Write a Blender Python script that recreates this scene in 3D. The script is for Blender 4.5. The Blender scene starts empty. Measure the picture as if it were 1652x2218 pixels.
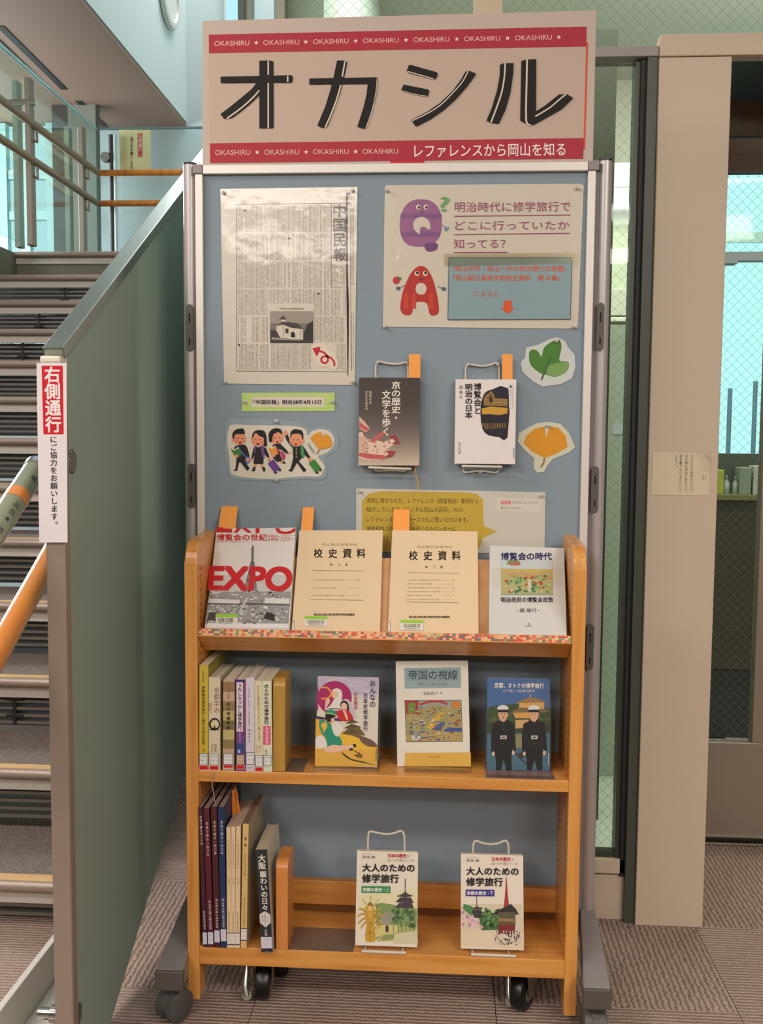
import bpy, bmesh, math, random
import numpy as np
from mathutils import Vector, Matrix

S = bpy.context.scene
COL = S.collection
rnd = random.Random(7)

# ---------------------------------------------------------------- camera
F_PX, IMG_W, IMG_H = 2150.0, 1652.0, 2218.0
YAW, PITCH, ROLL = math.radians(3.585), math.radians(4.49), math.radians(0.44)
CAM = np.array([0.0, 0.0, 1.185])
_f = np.array([-math.sin(YAW)*math.cos(PITCH), math.cos(YAW)*math.cos(PITCH), -math.sin(PITCH)])
_r0 = np.array([math.cos(YAW), math.sin(YAW), 0.0])
_d0 = np.cross(_f, _r0)
_r = _r0*math.cos(ROLL) - _d0*math.sin(ROLL)
_d = _d0*math.cos(ROLL) + _r0*math.sin(ROLL)
cam_data = bpy.data.cameras.new('camera')
cam_data.sensor_fit = 'VERTICAL'
cam_data.sensor_height = 24.0
cam_data.lens = 24.0*F_PX/IMG_H
cam_data.clip_start = 0.02
cam = bpy.data.objects.new('camera', cam_data)
COL.objects.link(cam)
cam.matrix_world = Matrix(((_r[0], -_d[0], -_f[0], CAM[0]), (_r[1], -_d[1], -_f[1], CAM[1]),
                           (_r[2], -_d[2], -_f[2], CAM[2]), (0, 0, 0, 1)))
S.camera = cam
S.view_settings.view_transform = 'Standard'
S.view_settings.look = 'None'
S.view_settings.exposure = 0.16
S.view_settings.gamma = 1.0
S.view_settings.use_curve_mapping = False
S.cycles.use_denoising = True
S.cycles.max_bounces = 8
S.cycles.transparent_max_bounces = 16
S.cycles.caustics_reflective = False
S.cycles.caustics_refractive = False
S.cycles.sample_clamp_indirect = 4.0

# ---------------------------------------------------------------- world and lamps
w = bpy.data.worlds.new('world'); S.world = w
w.use_nodes = True
w.node_tree.nodes['Background'].inputs[0].default_value = (0.80, 0.90, 1.0, 1)
w.node_tree.nodes['Background'].inputs[1].default_value = 0.55

def area(name, loc, target, size, power, color):
    l = bpy.data.lights.new(name, 'AREA'); l.shape = 'RECTANGLE'
    l.size, l.size_y = size; l.energy = power; l.color = color
    o = bpy.data.objects.new(name, l); COL.objects.link(o); o.location = loc
    d = Vector(target) - Vector(loc)
    o.rotation_euler = d.to_track_quat('-Z', 'Y').to_euler()
    return o
WARM = (1.0, 0.94, 0.88)
# rows of fluorescent fittings in the room's ceiling
LAMPS = [(-1.75, -0.55), (1.75, -0.55), (-1.15, -2.6), (1.8, -2.6), (-1.3, -4.4), (1.9, -4.4)]
for i, (lx, ly) in enumerate(LAMPS):
    area('ceiling_lamp_glow', (lx, ly, 2.86), (lx*.9, ly + 0.5, 0), (1.3, 0.6), (64, 64, 62, 62, 60, 60)[i], WARM)
area('stair_foot_lamp_glow', (-2.1, 1.3, 2.86), (-1.7, 2.4, 0.4), (1.3, 0.5), 46, WARM)
# daylight of the atrium window wall, left and beyond the stairs
area('atrium_daylight', (-3.9, 5.6, 2.9), (0, 5.2, 2.2), (3.0, 2.4), 250, (0.84, 0.95, 1.0))
area('atrium_skylight', (-1.2, 6.9, 6.0), (-1.6, 5.0, 2.0), (3.0, 2.0), 240, (0.93, 0.96, 1.0))
# light of the room behind the glass partition
area('back_room_lamp', (0.9, 3.6, 2.9), (0.9, 3.8, 0), (1.4, 0.5), 36, (1.0, 0.98, 0.90))
area('back_room_ceiling_fill', (1.6, 3.4, 2.55), (1.4, 3.6, 3.0), (1.2, 0.4), 15, (1.0, 0.96, 0.92))  # added fill facing up, brightens the back room ceiling
area('back_room_strip_fill', (0.45, 2.85, 2.95), (0.45, 3.3, 0.4), (0.6, 0.3), 24, (1.0, 0.98, 0.93))  # added fill aimed at the panel behind the glass strip

# ---------------------------------------------------------------- helpers
def ray(px, py):
    px = np.asarray(px, float); py = np.asarray(py, float)
    return _f + _r*((px[..., None]-826.0)/F_PX) + _d*((py[..., None]-1109.0)/F_PX)
def hit(px, py, P, N):
    v = ray(px, py); P = np.asarray(P, float); N = np.asarray(N, float)
    t = ((P-CAM) @ N)/(v @ N)
    return CAM + v*t[..., None]
def at(px, py, Y=None, Z=None, X=None):
    if Y is not None: return hit(px, py, (0, Y, 0), (0, 1, 0))
    if Z is not None: return hit(px, py, (0, 0, Z), (0, 0, 1))
    return hit(px, py, (X, 0, 0), (1, 0, 0))

def lin(c):
    return tuple(((v/255.0)/12.92 if v/255.0 <= 0.04045 else ((v/255.0+0.055)/1.055)**2.4) for v in c)
_M = {}
def mat(color, rough=0.6, metal=0.0, coat=0.0, name=None, bump=None, bump_scale=200, ior=None, trans=0.0):
    key = (tuple(color), rough, metal, coat, bump, bump_scale, trans)
    if key in _M: return _M[key]
    m = bpy.data.materials.new(name or 'surface_%d_%d_%d' % tuple(int(c) for c in color)); m.use_nodes = True
    b = m.node_tree.nodes['Principled BSDF']
    b.inputs['Base Color'].default_value = (*lin(color), 1)
    b.inputs['Roughness'].default_value = rough
    b.inputs['Metallic'].default_value = metal
    b.inputs['Coat Weight'].default_value = coat
    b.inputs['Coat Roughness'].default_value = 0.08
    b.inputs['Transmission Weight'].default_value = trans
    if ior: b.inputs['IOR'].default_value = ior
    nt = m.node_tree
    tc = nt.nodes.new('ShaderNodeTexCoord'); n = nt.nodes.new('ShaderNodeTexNoise')
    n.inputs['Scale'].default_value = bump_scale if bump else 35
    n.inputs['Detail'].default_value = 3
    nt.links.new(tc.outputs['Object'], n.inputs['Vector'])
    if bump:
        bp = nt.nodes.new('ShaderNodeBump'); bp.inputs['Strength'].default_value = bump
        bp.inputs['Distance'].default_value = 0.01
        nt.links.new(n.outputs['Fac'], bp.inputs['Height'])
        nt.links.new(bp.outputs['Normal'], b.inputs['Normal'])
        if coat: nt.links.new(bp.outputs['Normal'], b.inputs['Coat Normal'])
    else:
        mr = nt.nodes.new('ShaderNodeMapRange')
        mr.inputs['To Min'].default_value = max(0.0, rough-0.015); mr.inputs['To Max'].default_value = min(1.0, rough+0.015)
        nt.links.new(n.outputs['Fac'], mr.inputs['Value']); nt.links.new(mr.outputs['Result'], b.inputs['Roughness'])
    _M[key] = m
    return m
def ramp_mat(name, stops, scale, stretch=(1, 1, 1), rough=0.5, detail=6, bump=0.0, coat=0.0, metal=0.0, dist=0.002, rot=(0, 0, 0)):
    m = bpy.data.materials.new(name); m.use_nodes = True; nt = m.node_tree
    b = nt.nodes['Principled BSDF']; b.inputs['Roughness'].default_value = rough; b.inputs['Metallic'].default_value = metal
    b.inputs['Coat Weight'].default_value = coat; b.inputs['Coat Roughness'].default_value = 0.2
    tc = nt.nodes.new('ShaderNodeTexCoord'); mp = nt.nodes.new('ShaderNodeMapping')
    mp.inputs['Scale'].default_value = stretch; mp.inputs['Rotation'].default_value = rot
    n = nt.nodes.new('ShaderNodeTexNoise'); n.inputs['Scale'].default_value = scale; n.inputs['Detail'].default_value = detail
    r = nt.nodes.new('ShaderNodeValToRGB')
    nt.links.new(tc.outputs['Object'], mp.inputs['Vector']); nt.links.new(mp.outputs['Vector'], n.inputs['Vector'])
    nt.links.new(n.outputs['Fac'], r.inputs['Fac']); nt.links.new(r.outputs['Color'], b.inputs['Base Color'])
    e = r.color_ramp.elements
    while len(e) < len(stops): e.new(0.5)
    for el, (p, c) in zip(e, stops): el.position = p; el.color = (*lin(c), 1)
    if bump:
        bp = nt.nodes.new('ShaderNodeBump'); bp.inputs['Strength'].default_value = bump; bp.inputs['Distance'].default_value = dist
        nt.links.new(n.outputs['Fac'], bp.inputs['Height']); nt.links.new(bp.outputs['Normal'], b.inputs['Normal'])
    return m
def glass_mat(name, tint, refl=0.10, rough=0.03):
    m = bpy.data.materials.new(name); m.use_nodes = True; nt = m.node_tree; nt.nodes.clear()
    out = nt.nodes.new('ShaderNodeOutputMaterial'); mx = nt.nodes.new('ShaderNodeMixShader')
    t = nt.nodes.new('ShaderNodeBsdfTransparent'); t.inputs[0].default_value = (*lin(tint), 1)
    g = nt.nodes.new('ShaderNodeBsdfGlossy'); g.inputs['Roughness'].default_value = rough
    g.inputs['Color'].default_value = (0.85, 0.95, 0.9, 1)
    lw = nt.nodes.new('ShaderNodeLayerWeight'); lw.inputs['Blend'].default_value = 0.5
    pw = nt.nodes.new('ShaderNodeMath'); pw.operation = 'POWER'; pw.inputs[1].default_value = 5.0
    ma = nt.nodes.new('ShaderNodeMath'); ma.operation = 'MULTIPLY_ADD'; ma.inputs[1].default_value = 0.85-refl; ma.inputs[2].default_value = refl
    nt.links.new(lw.outputs['Facing'], pw.inputs[0]); nt.links.new(pw.outputs[0], ma.inputs[0]); nt.links.new(ma.outputs[0], mx.inputs[0])
    nt.links.new(t.outputs[0], mx.inputs[1]); nt.links.new(g.outputs[0], mx.inputs[2]); nt.links.new(mx.outputs[0], out.inputs[0])
    return m
def emit_mat(name, color, strength, noise=0.0):
    m = bpy.data.materials.new(name); m.use_nodes = True; nt = m.node_tree; nt.nodes.clear()
    out = nt.nodes.new('ShaderNodeOutputMaterial'); e = nt.nodes.new('ShaderNodeEmission')
    e.inputs[0].default_value = (*lin(color), 1); e.inputs[1].default_value = strength
    nt.links.new(e.outputs[0], out.inputs[0]); return m

class MB:
    """collects geometry in world coordinates; build() links it as one mesh object"""
    def __init__(self): self.v = []; self.f = []; self.m = []; self.mats = []
    def mi(self, m):
        if m not in self.mats: self.mats.append(m)
        return self.mats.index(m)
    def add(self, vs, fs, m):
        o = len(self.v); self.v += [tuple(map(float, p)) for p in vs]
        k = self.mi(m)
        for f in fs: self.f.append(tuple(i+o for i in f)); self.m.append(k)
        return self
    def box(self, x0, x1, y0, y1, z0, z1, m):
        return self.hexa([(x0, y0, z0), (x1, y0, z0), (x1, y1, z0), (x0, y1, z0), (x0, y0, z1), (x1, y0, z1), (x1, y1, z1), (x0, y1, z1)], m)
    def hexa(self, p, m):
        return self.add(p, [(0, 3, 2, 1), (4, 5, 6, 7), (0, 1, 5, 4), (1, 2, 6, 5), (2, 3, 7, 6), (3, 0, 4, 7)], m)
    def slab(self, quad, t, m):
        """quad: 4 points (front face), t: thickness vector"""
        q = [np.array(p, float) for p in quad]; t = np.array(t, float)
        return self.hexa([*q, *[p+t for p in q]], m)
    def prism(self, poly, t, m):
        q = [np.array(p, float) for p in poly]; n = len(q); t = np.array(t, float)
        vs = q + [p+t for p in q]
        fs = [tuple(range(n))[::-1], tuple(range(n, 2*n))] + [(i, (i+1) % n, (i+1) % n+n, i+n) for i in range(n)]
        return self.add(vs, fs, m)
    def tube(self, path, r, m, n=12, caps=True, r2=None):
        P = [Vector(p) for p in path]; rings = []
        up = None
        for i, p in enumerate(P):
            if i == 0: d = P[1]-P[0]
            elif i == len(P)-1: d = P[-1]-P[-2]
            else: d = (P[i+1]-P[i]).normalized() + (P[i]-P[i-1]).normalized()
            d.normalize()
            if up is None:
                up = Vector((0, 0, 1)) if abs(d.z) < 0.9 else Vector((1, 0, 0))
            a = d.cross(up)
            if a.length < 1e-5: a = d.orthogonal()
            a.normalize(); b = a.cross(d).normalized(); up = b
            rr = r if r2 is None else r+(r2-r)*i/(len(P)-1)
            rings.append([p + a*rr*math.cos(2*math.pi*k/n) + b*rr*math.sin(2*math.pi*k/n) for k in range(n)])
        vs = [q for rg in rings for q in rg]; fs = []
        for i in range(len(P)-1):
            for k in range(n):
                fs.append((i*n+k, i*n+(k+1) % n, (i+1)*n+(k+1) % n, (i+1)*n+k))
        if caps: fs += [tuple(range(n))[::-1], tuple((len(P)-1)*n+k for k in range(n))]
        return self.add(vs, fs, m)
    def lathe(self, c, axis, prof, m, n=28):
        """prof: list of (along axis, radius)"""
        a = Vector(axis).normalized(); u = a.orthogonal().normalized(); v = a.cross(u)
        vs = []; fs = []
        for (t, r) in prof:
            for k in range(n):
                q = Vector(c) + a*t + u*r*math.cos(2*math.pi*k/n) + v*r*math.sin(2*math.pi*k/n); vs.append(q)
        for i in range(len(prof)-1):
            for k in range(n): fs.append((i*n+k, i*n+(k+1) % n, (i+1)*n+(k+1) % n, (i+1)*n+k))
        fs += [tuple(range(n))[::-1], tuple((len(prof)-1)*n+k for k in range(n))]
        return self.add(vs, fs, m)
    def build(self, name, parent=None, bevel=0, smooth=False, kind=None, label=None):
        me = bpy.data.meshes.new(name)
        vs = self.v
        if parent is not None:
            inv = world_of(parent).inverted()
            vs = [tuple(inv @ Vector(p)) for p in vs]
        me.from_pydata(vs, [], self.f)
        for m in self.mats: me.materials.append(m)
        me.polygons.foreach_set('material_index', self.m)
        me.update()
        bm = bmesh.new(); bm.from_mesh(me); bmesh.ops.recalc_face_normals(bm, faces=bm.faces); bm.to_mesh(me); bm.free()
        if smooth:
            me.polygons.foreach_set('use_smooth', [True]*len(me.polygons))
            try: me.set_sharp_from_angle(angle=math.radians(40))
            except Exception: pass
        o = bpy.data.objects.new(name, me); COL.objects.link(o)
        if parent is not None: o.parent = parent
        if bevel:
            b = o.modifiers.new('bevel', 'BEVEL'); b.width = bevel; b.segments = 2; b.limit_method = 'ANGLE'
        if kind: o['kind'] = kind
        if label: o['label'] = label
        return o
def world_of(o):
    M = o.matrix_basis.copy()
    while o.parent is not None:
        o = o.parent; M = o.matrix_basis @ M
    return M
def thing(name, label, cat, loc=(0, 0, 0), group=None, rot=None, kind=None):
    o = bpy.data.objects.new(name, None); COL.objects.link(o); o.empty_display_size = 0.05
    o.location = tuple(float(c) for c in loc)
    if rot: o.rotation_euler = rot
    o['label'] = label; o['category'] = cat
    if group: o['group'] = group
    if kind: o['kind'] = kind
    return o
def tag(o, label, cat, group=None):
    o['label'] = label; o['category'] = cat
    if group: o['group'] = group
    return o
def struct(o): o['kind'] = 'structure'; return o

# ---------------------------------------------------------------- flat print
_fc = bpy.data.curves.new('lettering_source', 'FONT'); _fc.size = 1; _fc.resolution_u = 4; _fc.fill_mode = 'FRONT'
_fo = bpy.data.objects.new('lettering_source', _fc); COL.objects.link(_fo)
_G = {}
def glyphs(s, bold=0.0):
    k = (s, bold)
    if k not in _G:
        _fc.body = s
        dg = bpy.context.evaluated_depsgraph_get(); dg.update()
        e = _fo.evaluated_get(dg); m = e.to_mesh()
        v = np.array([tuple(q.co)[:2] for q in m.vertices]) if len(m.vertices) else np.zeros((0, 2))
        f = [tuple(p.vertices) for p in m.polygons]
        e.to_mesh_clear(); _G[k] = (v, f)
    return _G[k]
def smooth_poly(pts, n=5, closed=True):
    P = np.array(pts, float); out = []; L = len(P)
    rng = range(L) if closed else range(L-1)
    for i in rng:
        if closed: a, b, c, d = P[i-1], P[i], P[(i+1) % L], P[(i+2) % L]
        else: a, b, c, d = P[max(i-1, 0)], P[i], P[i+1], P[min(i+2, L-1)]
        for k in range(n):
            t = k/n
            out.append(0.5*((2*b)+(-a+c)*t+(2*a-5*b+4*c-d)*t*t+(-a+3*b-3*c+d)*t**3))
    if not closed: out.append(P[-1])
    return [tuple(p) for p in out]
class Print:
    """printed matter on a real plane through P with normal N; coordinates are read off the photograph"""
    def __init__(self, P, N, coat=0.0, rough=0.6, bump=None, eps=0.00003, bump_scale=9):
        self.P = np.array(P, float); self.N = np.array(N, float); self.N /= np.linalg.norm(self.N)
        self.mb = MB(); self.L = 1; self.eps = eps
        self.kw = dict(coat=coat, rough=rough, bump=bump, bump_scale=bump_scale)
    def m(self, c):
        m = mat(c, **self.kw); m.node_tree.nodes['Principled BSDF'].inputs['Specular IOR Level'].default_value = 0.25; return m
    def pts(self, xy, layer=None):
        xy = np.array(xy, float)
        if layer is None: self.L += 1
        lay = self.L if layer is None else layer
        return hit(xy[:, 0], xy[:, 1], self.P + self.N*self.eps*lay, self.N)
    def up(self): self.L += 1; return self
    def poly(self, xy, c, smooth=0):
        if smooth: xy = smooth_poly(xy, smooth)
        q = self.pts(xy); self.mb.add(q, [tuple(range(len(q)))], self.m(c)); return self
    def rect(self, x0, y0, x1, y1, c, s=0.0, k=0.0):
        """s: slope of the horizontals, k: lean of the verticals (dx per dy)"""
        h = y1-y0
        return self.poly([(x0, y0), (x1, y0+s*(x1-x0)), (x1+k*h, y1+s*(x1-x0)), (x0+k*h, y1)], c)
    def ell(self, cx, cy, rx, ry, c, n=20, rot=0.0):
        return self.poly([(cx+rx*math.cos(a)*math.cos(rot)-ry*math.sin(a)*math.sin(rot), cy+rx*math.cos(a)*math.sin(rot)+ry*math.sin(a)*math.cos(rot))
                          for a in [2*math.pi*i/n for i in range(n)]], c)
    def stroke(self, pts, wd, c, smooth=0, w2=None):
        if smooth: pts = smooth_poly(pts, smooth, closed=False)
        P = np.array(pts, float); L = []; R = []
        for i in range(len(P)):
            d = P[min(i+1, len(P)-1)]-P[max(i-1, 0)]; d /= (np.linalg.norm(d)+1e-9)
            n = np.array([-d[1], d[0]]); ww = wd if w2 is None else wd+(w2-wd)*i/(len(P)-1)
            L.append(P[i]+n*ww/2); R.append(P[i]-n*ww/2)
        q = self.pts(L+R); k = len(P)
        self.mb.add(q, [(i, i+1, k+i+1, k+i) for i in range(k-1)], self.m(c)); return self
    def _glyph(self, v, f, fn, c, bold, base):
        offs = ((0, 0),) if not bold else ((-1, -1), (1, -1), (-1, 1), (1, 1))
        for n, (dx, dy) in enumerate(offs):
            x, y = fn(v + np.array([dx, dy])*bold*.75)
            self.mb.add(self.pts(np.stack([x, y], 1), layer=base+1+n), f, self.m(c))
    def text(self, s, x0, y0, x1, y1, c, sl=0.0, bold=0.0, k=0.0):
        v, f = glyphs(s)
        if len(v) == 0: return self
        lo = v.min(0); hi = v.max(0)
        def fn(v):
            a = (v-lo)/np.maximum(hi-lo, 1e-6)
            x = x0+a[:, 0]*(x1-x0); y = y1-a[:, 1]*(y1-y0)
            return x+k*(y-y0), y+sl*(x-x0)
        self._glyph(v, f, fn, c, bold, self.L); self.L += 4 if bold else 1
        return self
    def vtext(self, s, xc, y0, y1, wd, c, bold=0.0, k=0.0, gap=1.0):
        n = len(s); ch = (y1-y0)/n
        for i, cchar in enumerate(s):
            if cchar in ' 　': continue
            v, f = glyphs(cchar)
            if len(v) == 0: continue
            cw = 1.0
            if cchar.isascii(): cw = max(v[:, 0].max()+v[:, 0].min(), .3)
            def fn(v, i=i, cchar=cchar, cw=cw):
                vx, vy = v[:, 0]-cw/2, v[:, 1]-0.36
                if cchar in 'ー—-': vx, vy = vy, -vx
                if cchar in '。、': vx, vy = vx+0.6, vy+0.5
                y = y0+(i+0.5)*ch - vy*ch*gap
                return xc + vx*wd + k*(y-y0), y
            self._glyph(v, f, fn, c, bold, self.L)
        self.L += 4 if bold else 1
        return self
    def done(self, parent, name='print'):
        if not self.mb.f: return None
        return self.mb.build(name, parent)
# ================================================================ materials
M_JAMB = mat((200, 180, 158), 0.55, bump=0.05, bump_scale=60, name='painted_steel')
M_WHITE = mat((214, 220, 216), 0.7, name='white_paint')
M_CEIL = mat((222, 218, 208), 0.85, name='ceiling_board')
M_SOFFIT = mat((134, 107, 91), 0.7, name='brown_soffit')
M_STEEL = mat((150, 141, 134), 0.32, metal=0.85, name='brushed_steel')
M_DSTEEL = mat((158, 140, 128), 0.42, metal=0.35, name='bronze_steel')
M_CHROME = mat((205, 205, 200), 0.12, metal=1.0, name='chrome')
M_ALU = mat((218, 210, 202), 0.42, metal=0.25, name='satin_aluminium')
M_POLE = mat((178, 170, 168), 0.36, metal=0.4, name='silver_pole')
M_DGREY = mat((84, 78, 72), 0.5, name='dark_grey_plastic')
M_FOOT = mat((140, 134, 134), 0.5, name='grey_foot')
M_BLACK = mat((12, 12, 12), 0.35, name='black_rubber')
M_DARK = mat((30, 28, 26), 0.6, name='dark_gap')
M_GFRAME = mat((62, 68, 56), 0.4, metal=0.3, name='green_grey_frame')
M_FASC = mat((205, 194, 184), 0.5, name='white_steel')
M_WIRE = mat((120, 122, 108), 0.5, metal=0.3, name='glass_wire')
M_GLASS = glass_mat('green_wired_glass', (246, 250, 245), 0.010)
M_GLASSC = glass_mat('clear_balustrade_glass', (244, 252, 250), 0.05)
M_GLASSD = glass_mat('door_glass', (238, 244, 240), 0.008)
M_WOOD = ramp_mat('oak_veneer_upright', [(0.3, (196, 126, 54)), (0.5, (214, 147, 72)), (0.72, (222, 160, 86))], 60, (1, 1, 0.06), rough=0.36, coat=0.25, bump=0.05)
M_WOODX = ramp_mat('oak_veneer_level', [(0.3, (196, 126, 54)), (0.5, (214, 147, 72)), (0.72, (222, 160, 86))], 60, (0.06, 1, 1), rough=0.36, coat=0.25, bump=0.05)
M_BIRCH = ramp_mat('pale_plywood', [(0.3, (196, 140, 92)), (0.6, (214, 164, 118))], 30, (1, 1, 0.15), rough=0.45)
M_RAILW = ramp_mat('varnished_rail', [(0.3, (186, 104, 38)), (0.6, (212, 132, 56))], 30, (1, 0.1, 0.1), rough=0.25, coat=0.6)
M_NOSEW = ramp_mat('nosing_wood', [(0.3, (196, 152, 98)), (0.6, (214, 172, 118))], 30, (0.1, 1, 1), rough=0.5)
M_FROST = bpy.data.materials.new('frosted_green_glass'); M_FROST.use_nodes = True
_nt = M_FROST.node_tree; _b = _nt.nodes['Principled BSDF']; _o = _nt.nodes['Material Output']
_b.inputs['Base Color'].default_value = (*lin((178, 196, 182)), 1); _b.inputs['Roughness'].default_value = 0.38
_tc = _nt.nodes.new('ShaderNodeTexCoord'); _n = _nt.nodes.new('ShaderNodeTexNoise'); _n.inputs['Scale'].default_value = 900
_bp = _nt.nodes.new('ShaderNodeBump'); _bp.inputs['Strength'].default_value = 0.12
_nt.links.new(_tc.outputs['Object'], _n.inputs['Vector']); _nt.links.new(_n.outputs['Fac'], _bp.inputs['Height']); _nt.links.new(_bp.outputs['Normal'], _b.inputs['Normal'])
_rf = _nt.nodes.new('ShaderNodeBsdfRefraction'); _rf.inputs['Color'].default_value = (*lin((196, 222, 204)), 1); _rf.inputs['Roughness'].default_value = 0.5; _rf.inputs['IOR'].default_value = 1.15
_mx = _nt.nodes.new('ShaderNodeMixShader'); _mx.inputs[0].default_value = 0.35
_nt.links.new(_b.outputs[0], _mx.inputs[1]); _nt.links.new(_rf.outputs[0], _mx.inputs[2]); _nt.links.new(_mx.outputs[0], _o.inputs[0])

def carpet(name, axis_x):
    m = bpy.data.materials.new(name); m.use_nodes = True; nt = m.node_tree; b = nt.nodes['Principled BSDF']
    b.inputs['Roughness'].default_value = 0.95; b.inputs['Specular IOR Level'].default_value = 0.1
    tc = nt.nodes.new('ShaderNodeTexCoord'); mp = nt.nodes.new('ShaderNodeMapping')
    wv = nt.nodes.new('ShaderNodeTexWave'); wv.wave_type = 'BANDS'; wv.bands_direction = 'Y' if axis_x else 'X'
    wv.inputs['Scale'].default_value = 28 if axis_x else 25
    wv.inputs['Distortion'].default_value = 2.2 if axis_x else 3.4
    wv.inputs['Detail'].default_value = 2; wv.inputs['Detail Scale'].default_value = 3.0 if axis_x else 3.5
    nz = nt.nodes.new('ShaderNodeTexNoise'); nz.inputs['Scale'].default_value = 260; nz.inputs['Detail'].default_value = 4
    nz2 = nt.nodes.new('ShaderNodeTexNoise'); nz2.inputs['Scale'].default_value = 3; nz2.inputs['Detail'].default_value = 2
    nt.links.new(tc.outputs['Object'], mp.inputs['Vector'])
    for n in (wv, nz, nz2): nt.links.new(mp.outputs['Vector'], n.inputs['Vector'])
    r = nt.nodes.new('ShaderNodeValToRGB'); e = r.color_ramp.elements
    e[0].position = 0.05; e[0].color = (*lin((138, 118, 107) if axis_x else (128, 109, 99)), 1); e[1].position = 0.75; e[1].color = (*lin((176, 153, 140)), 1)
    mx = nt.nodes.new('ShaderNodeMixRGB'); mx.blend_type = 'OVERLAY'; mx.inputs[0].default_value = 0.55
    mx2 = nt.nodes.new('ShaderNodeMixRGB'); mx2.blend_type = 'SOFT_LIGHT'; mx2.inputs[0].default_value = 0.35
    nt.links.new(wv.outputs['Fac'], r.inputs['Fac']); nt.links.new(r.outputs['Color'], mx.inputs[1]); nt.links.new(nz.outputs['Fac'], mx.inputs[2])
    nt.links.new(mx.outputs[0], mx2.inputs[1]); nt.links.new(nz2.outputs['Fac'], mx2.inputs[2]); nt.links.new(mx2.outputs[0], b.inputs['Base Color'])
    ad = nt.nodes.new('ShaderNodeMath'); ad.operation = 'ADD'; nt.links.new(wv.outputs['Fac'], ad.inputs[0]); nt.links.new(nz.outputs['Fac'], ad.inputs[1])
    bp = nt.nodes.new('ShaderNodeBump'); bp.inputs['Strength'].default_value = 0.6; bp.inputs['Distance'].default_value = 0.003
    nt.links.new(ad.outputs[0], bp.inputs['Height']); nt.links.new(bp.outputs['Normal'], b.inputs['Normal'])
    return m
M_CARX = carpet('ribbed_carpet_fine', True)
M_CARY = carpet('ribbed_carpet_wavy', False)

# ================================================================ room shell
floor = struct(MB().box(-4.2, 3.2, -6.2, 6.2, -0.08, -0.008, mat((70, 62, 58), 0.9)).build('floor'))
tiles = {}
for axis in (0, 1):
    mb = MB(); g = 0.0003
    mb.hexa([(g, g, 0), (.5-g, g, 0), (.5-g, .5-g, 0), (g, .5-g, 0), (g+.0006, g+.0006, .008), (.5-g-.0006, g+.0006, .008), (.5-g-.0006, .5-g-.0006, .008), (g+.0006, .5-g-.0006, .008)], M_CARX if axis else M_CARY)
    tiles[axis] = mb
tmesh = {}
for i in range(-6, 4):
    x0 = 0.62 - 0.5 + 0.5*i
    for j in range(-2, 7):
        ax = (i+j) % 2
        y0 = (1.865 if i % 2 else 2.005) - 1.0 + 0.5*j
        if y0 < 0.4 or y0 > 3.6 or x0+.5 < -1.9 or x0 > 1.6: continue
        if ax not in tmesh:
            o = tiles[ax].build('carpet_tile', floor); tmesh[ax] = o.data
        else:
            o = bpy.data.objects.new('carpet_tile', tmesh[ax]); COL.objects.link(o); o.parent = floor
        o.location = (x0, y0, -0.008)
struct(MB().box(-4.2, 3.2, -6.2, 2.2, 2.9, 3.0, M_CEIL).build('ceiling'))
struct(MB().box(-4.2, 3.2, -6.3, -6.2, 0, 3.0, mat((190, 180, 168), 0.8)).build('wall_behind'))
struct(MB().box(-4.3, -4.2, -6.2, 9.6, 0, 6.2, mat((190, 186, 178), 0.8)).build('wall_left'))
struct(MB().box(3.2, 3.3, -6.2, 6.2, 0, 3.0, mat((190, 180, 168), 0.8)).build('wall_right'))

for i_, (lx, ly) in enumerate(LAMPS):
    fx = thing('ceiling_light', '%s recessed fluorescent ceiling light, %s' % (('left', 'right')[i_ % 2], ('nearest the board', 'in the middle row', 'in the far row behind the viewer')[i_//2]), 'ceiling light', (lx, ly, 2.88), 'ceiling lights')
    MB().box(lx-.66, lx+.66, ly-.2, ly+.2, 2.875, 2.899, M_WHITE).build('housing', fx)
# ---- glass partition behind the board
GY = 2.40
def wires(mb, x0, x1, z0, z1, y, p=0.0265, wd=0.0006, m=None):
    n = 0
    for sgn in (1, -1):
        k0 = int(math.floor((x0 - sgn*z1 if sgn > 0 else x0 + z0)/p)) - 2
        k1 = int(math.ceil((x1 - sgn*z0 if sgn > 0 else x1 + z1)/p)) + 2
        for k in range(k0, k1):
            c = k*p            # line x - sgn*z = c
            za, zb = z0, z1
            if sgn > 0: za, zb = max(z0, x0-c), min(z1, x1-c)
            else: za, zb = max(z0, c-x1), min(z1, c-x0)
            if zb-za < 0.002: continue
            xa, xb = (c+za, c+zb) if sgn > 0 else (c-za, c-zb)
            mb.add([(xa-wd*.7, y, za), (xa+wd*.7, y, za), (xb+wd*.7, y, zb), (xb-wd*.7, y, zb)], [(0, 1, 2, 3)], m or M_WIRE)
    return mb
xa, xb = -0.40, 0.452
part = bpy.data.objects.new('window_1', None); COL.objects.link(part); part['kind'] = 'structure'; part.location = (xa, GY, 0)
MB().box(xa, xb, GY, GY+.006, .155, 2.045, M_GLASS).build('pane', part)
wires(MB(), .24, xb-.01, .155, 2.045, GY+.003).build('wire_mesh', part, kind='stuff')
MB().box(xa, xb, GY-.02, GY+.03, .118, .155, M_JAMB).build('sill_rail', part, bevel=.002)
MB().box(xa, xb, GY-.012, GY+.03, 0.0, .112, M_JAMB).build('kick_panel', part)
MB().box(xa, .4762, GY-.034, GY+.03, 2.047, 2.0705, mat((150, 140, 136), .5)).build('transom', part, bevel=.002)
mb = MB(); mb.box(.428, .440, GY-.012, GY+.03, .155, 2.046, M_GFRAME); mb.box(.440, .452, GY-.02, GY+.03, .112, 2.046, M_DARK); mb.box(.452, .4755, GY-.03, GY+.03, 0, 2.07, mat((70, 72, 60), .45))
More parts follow.
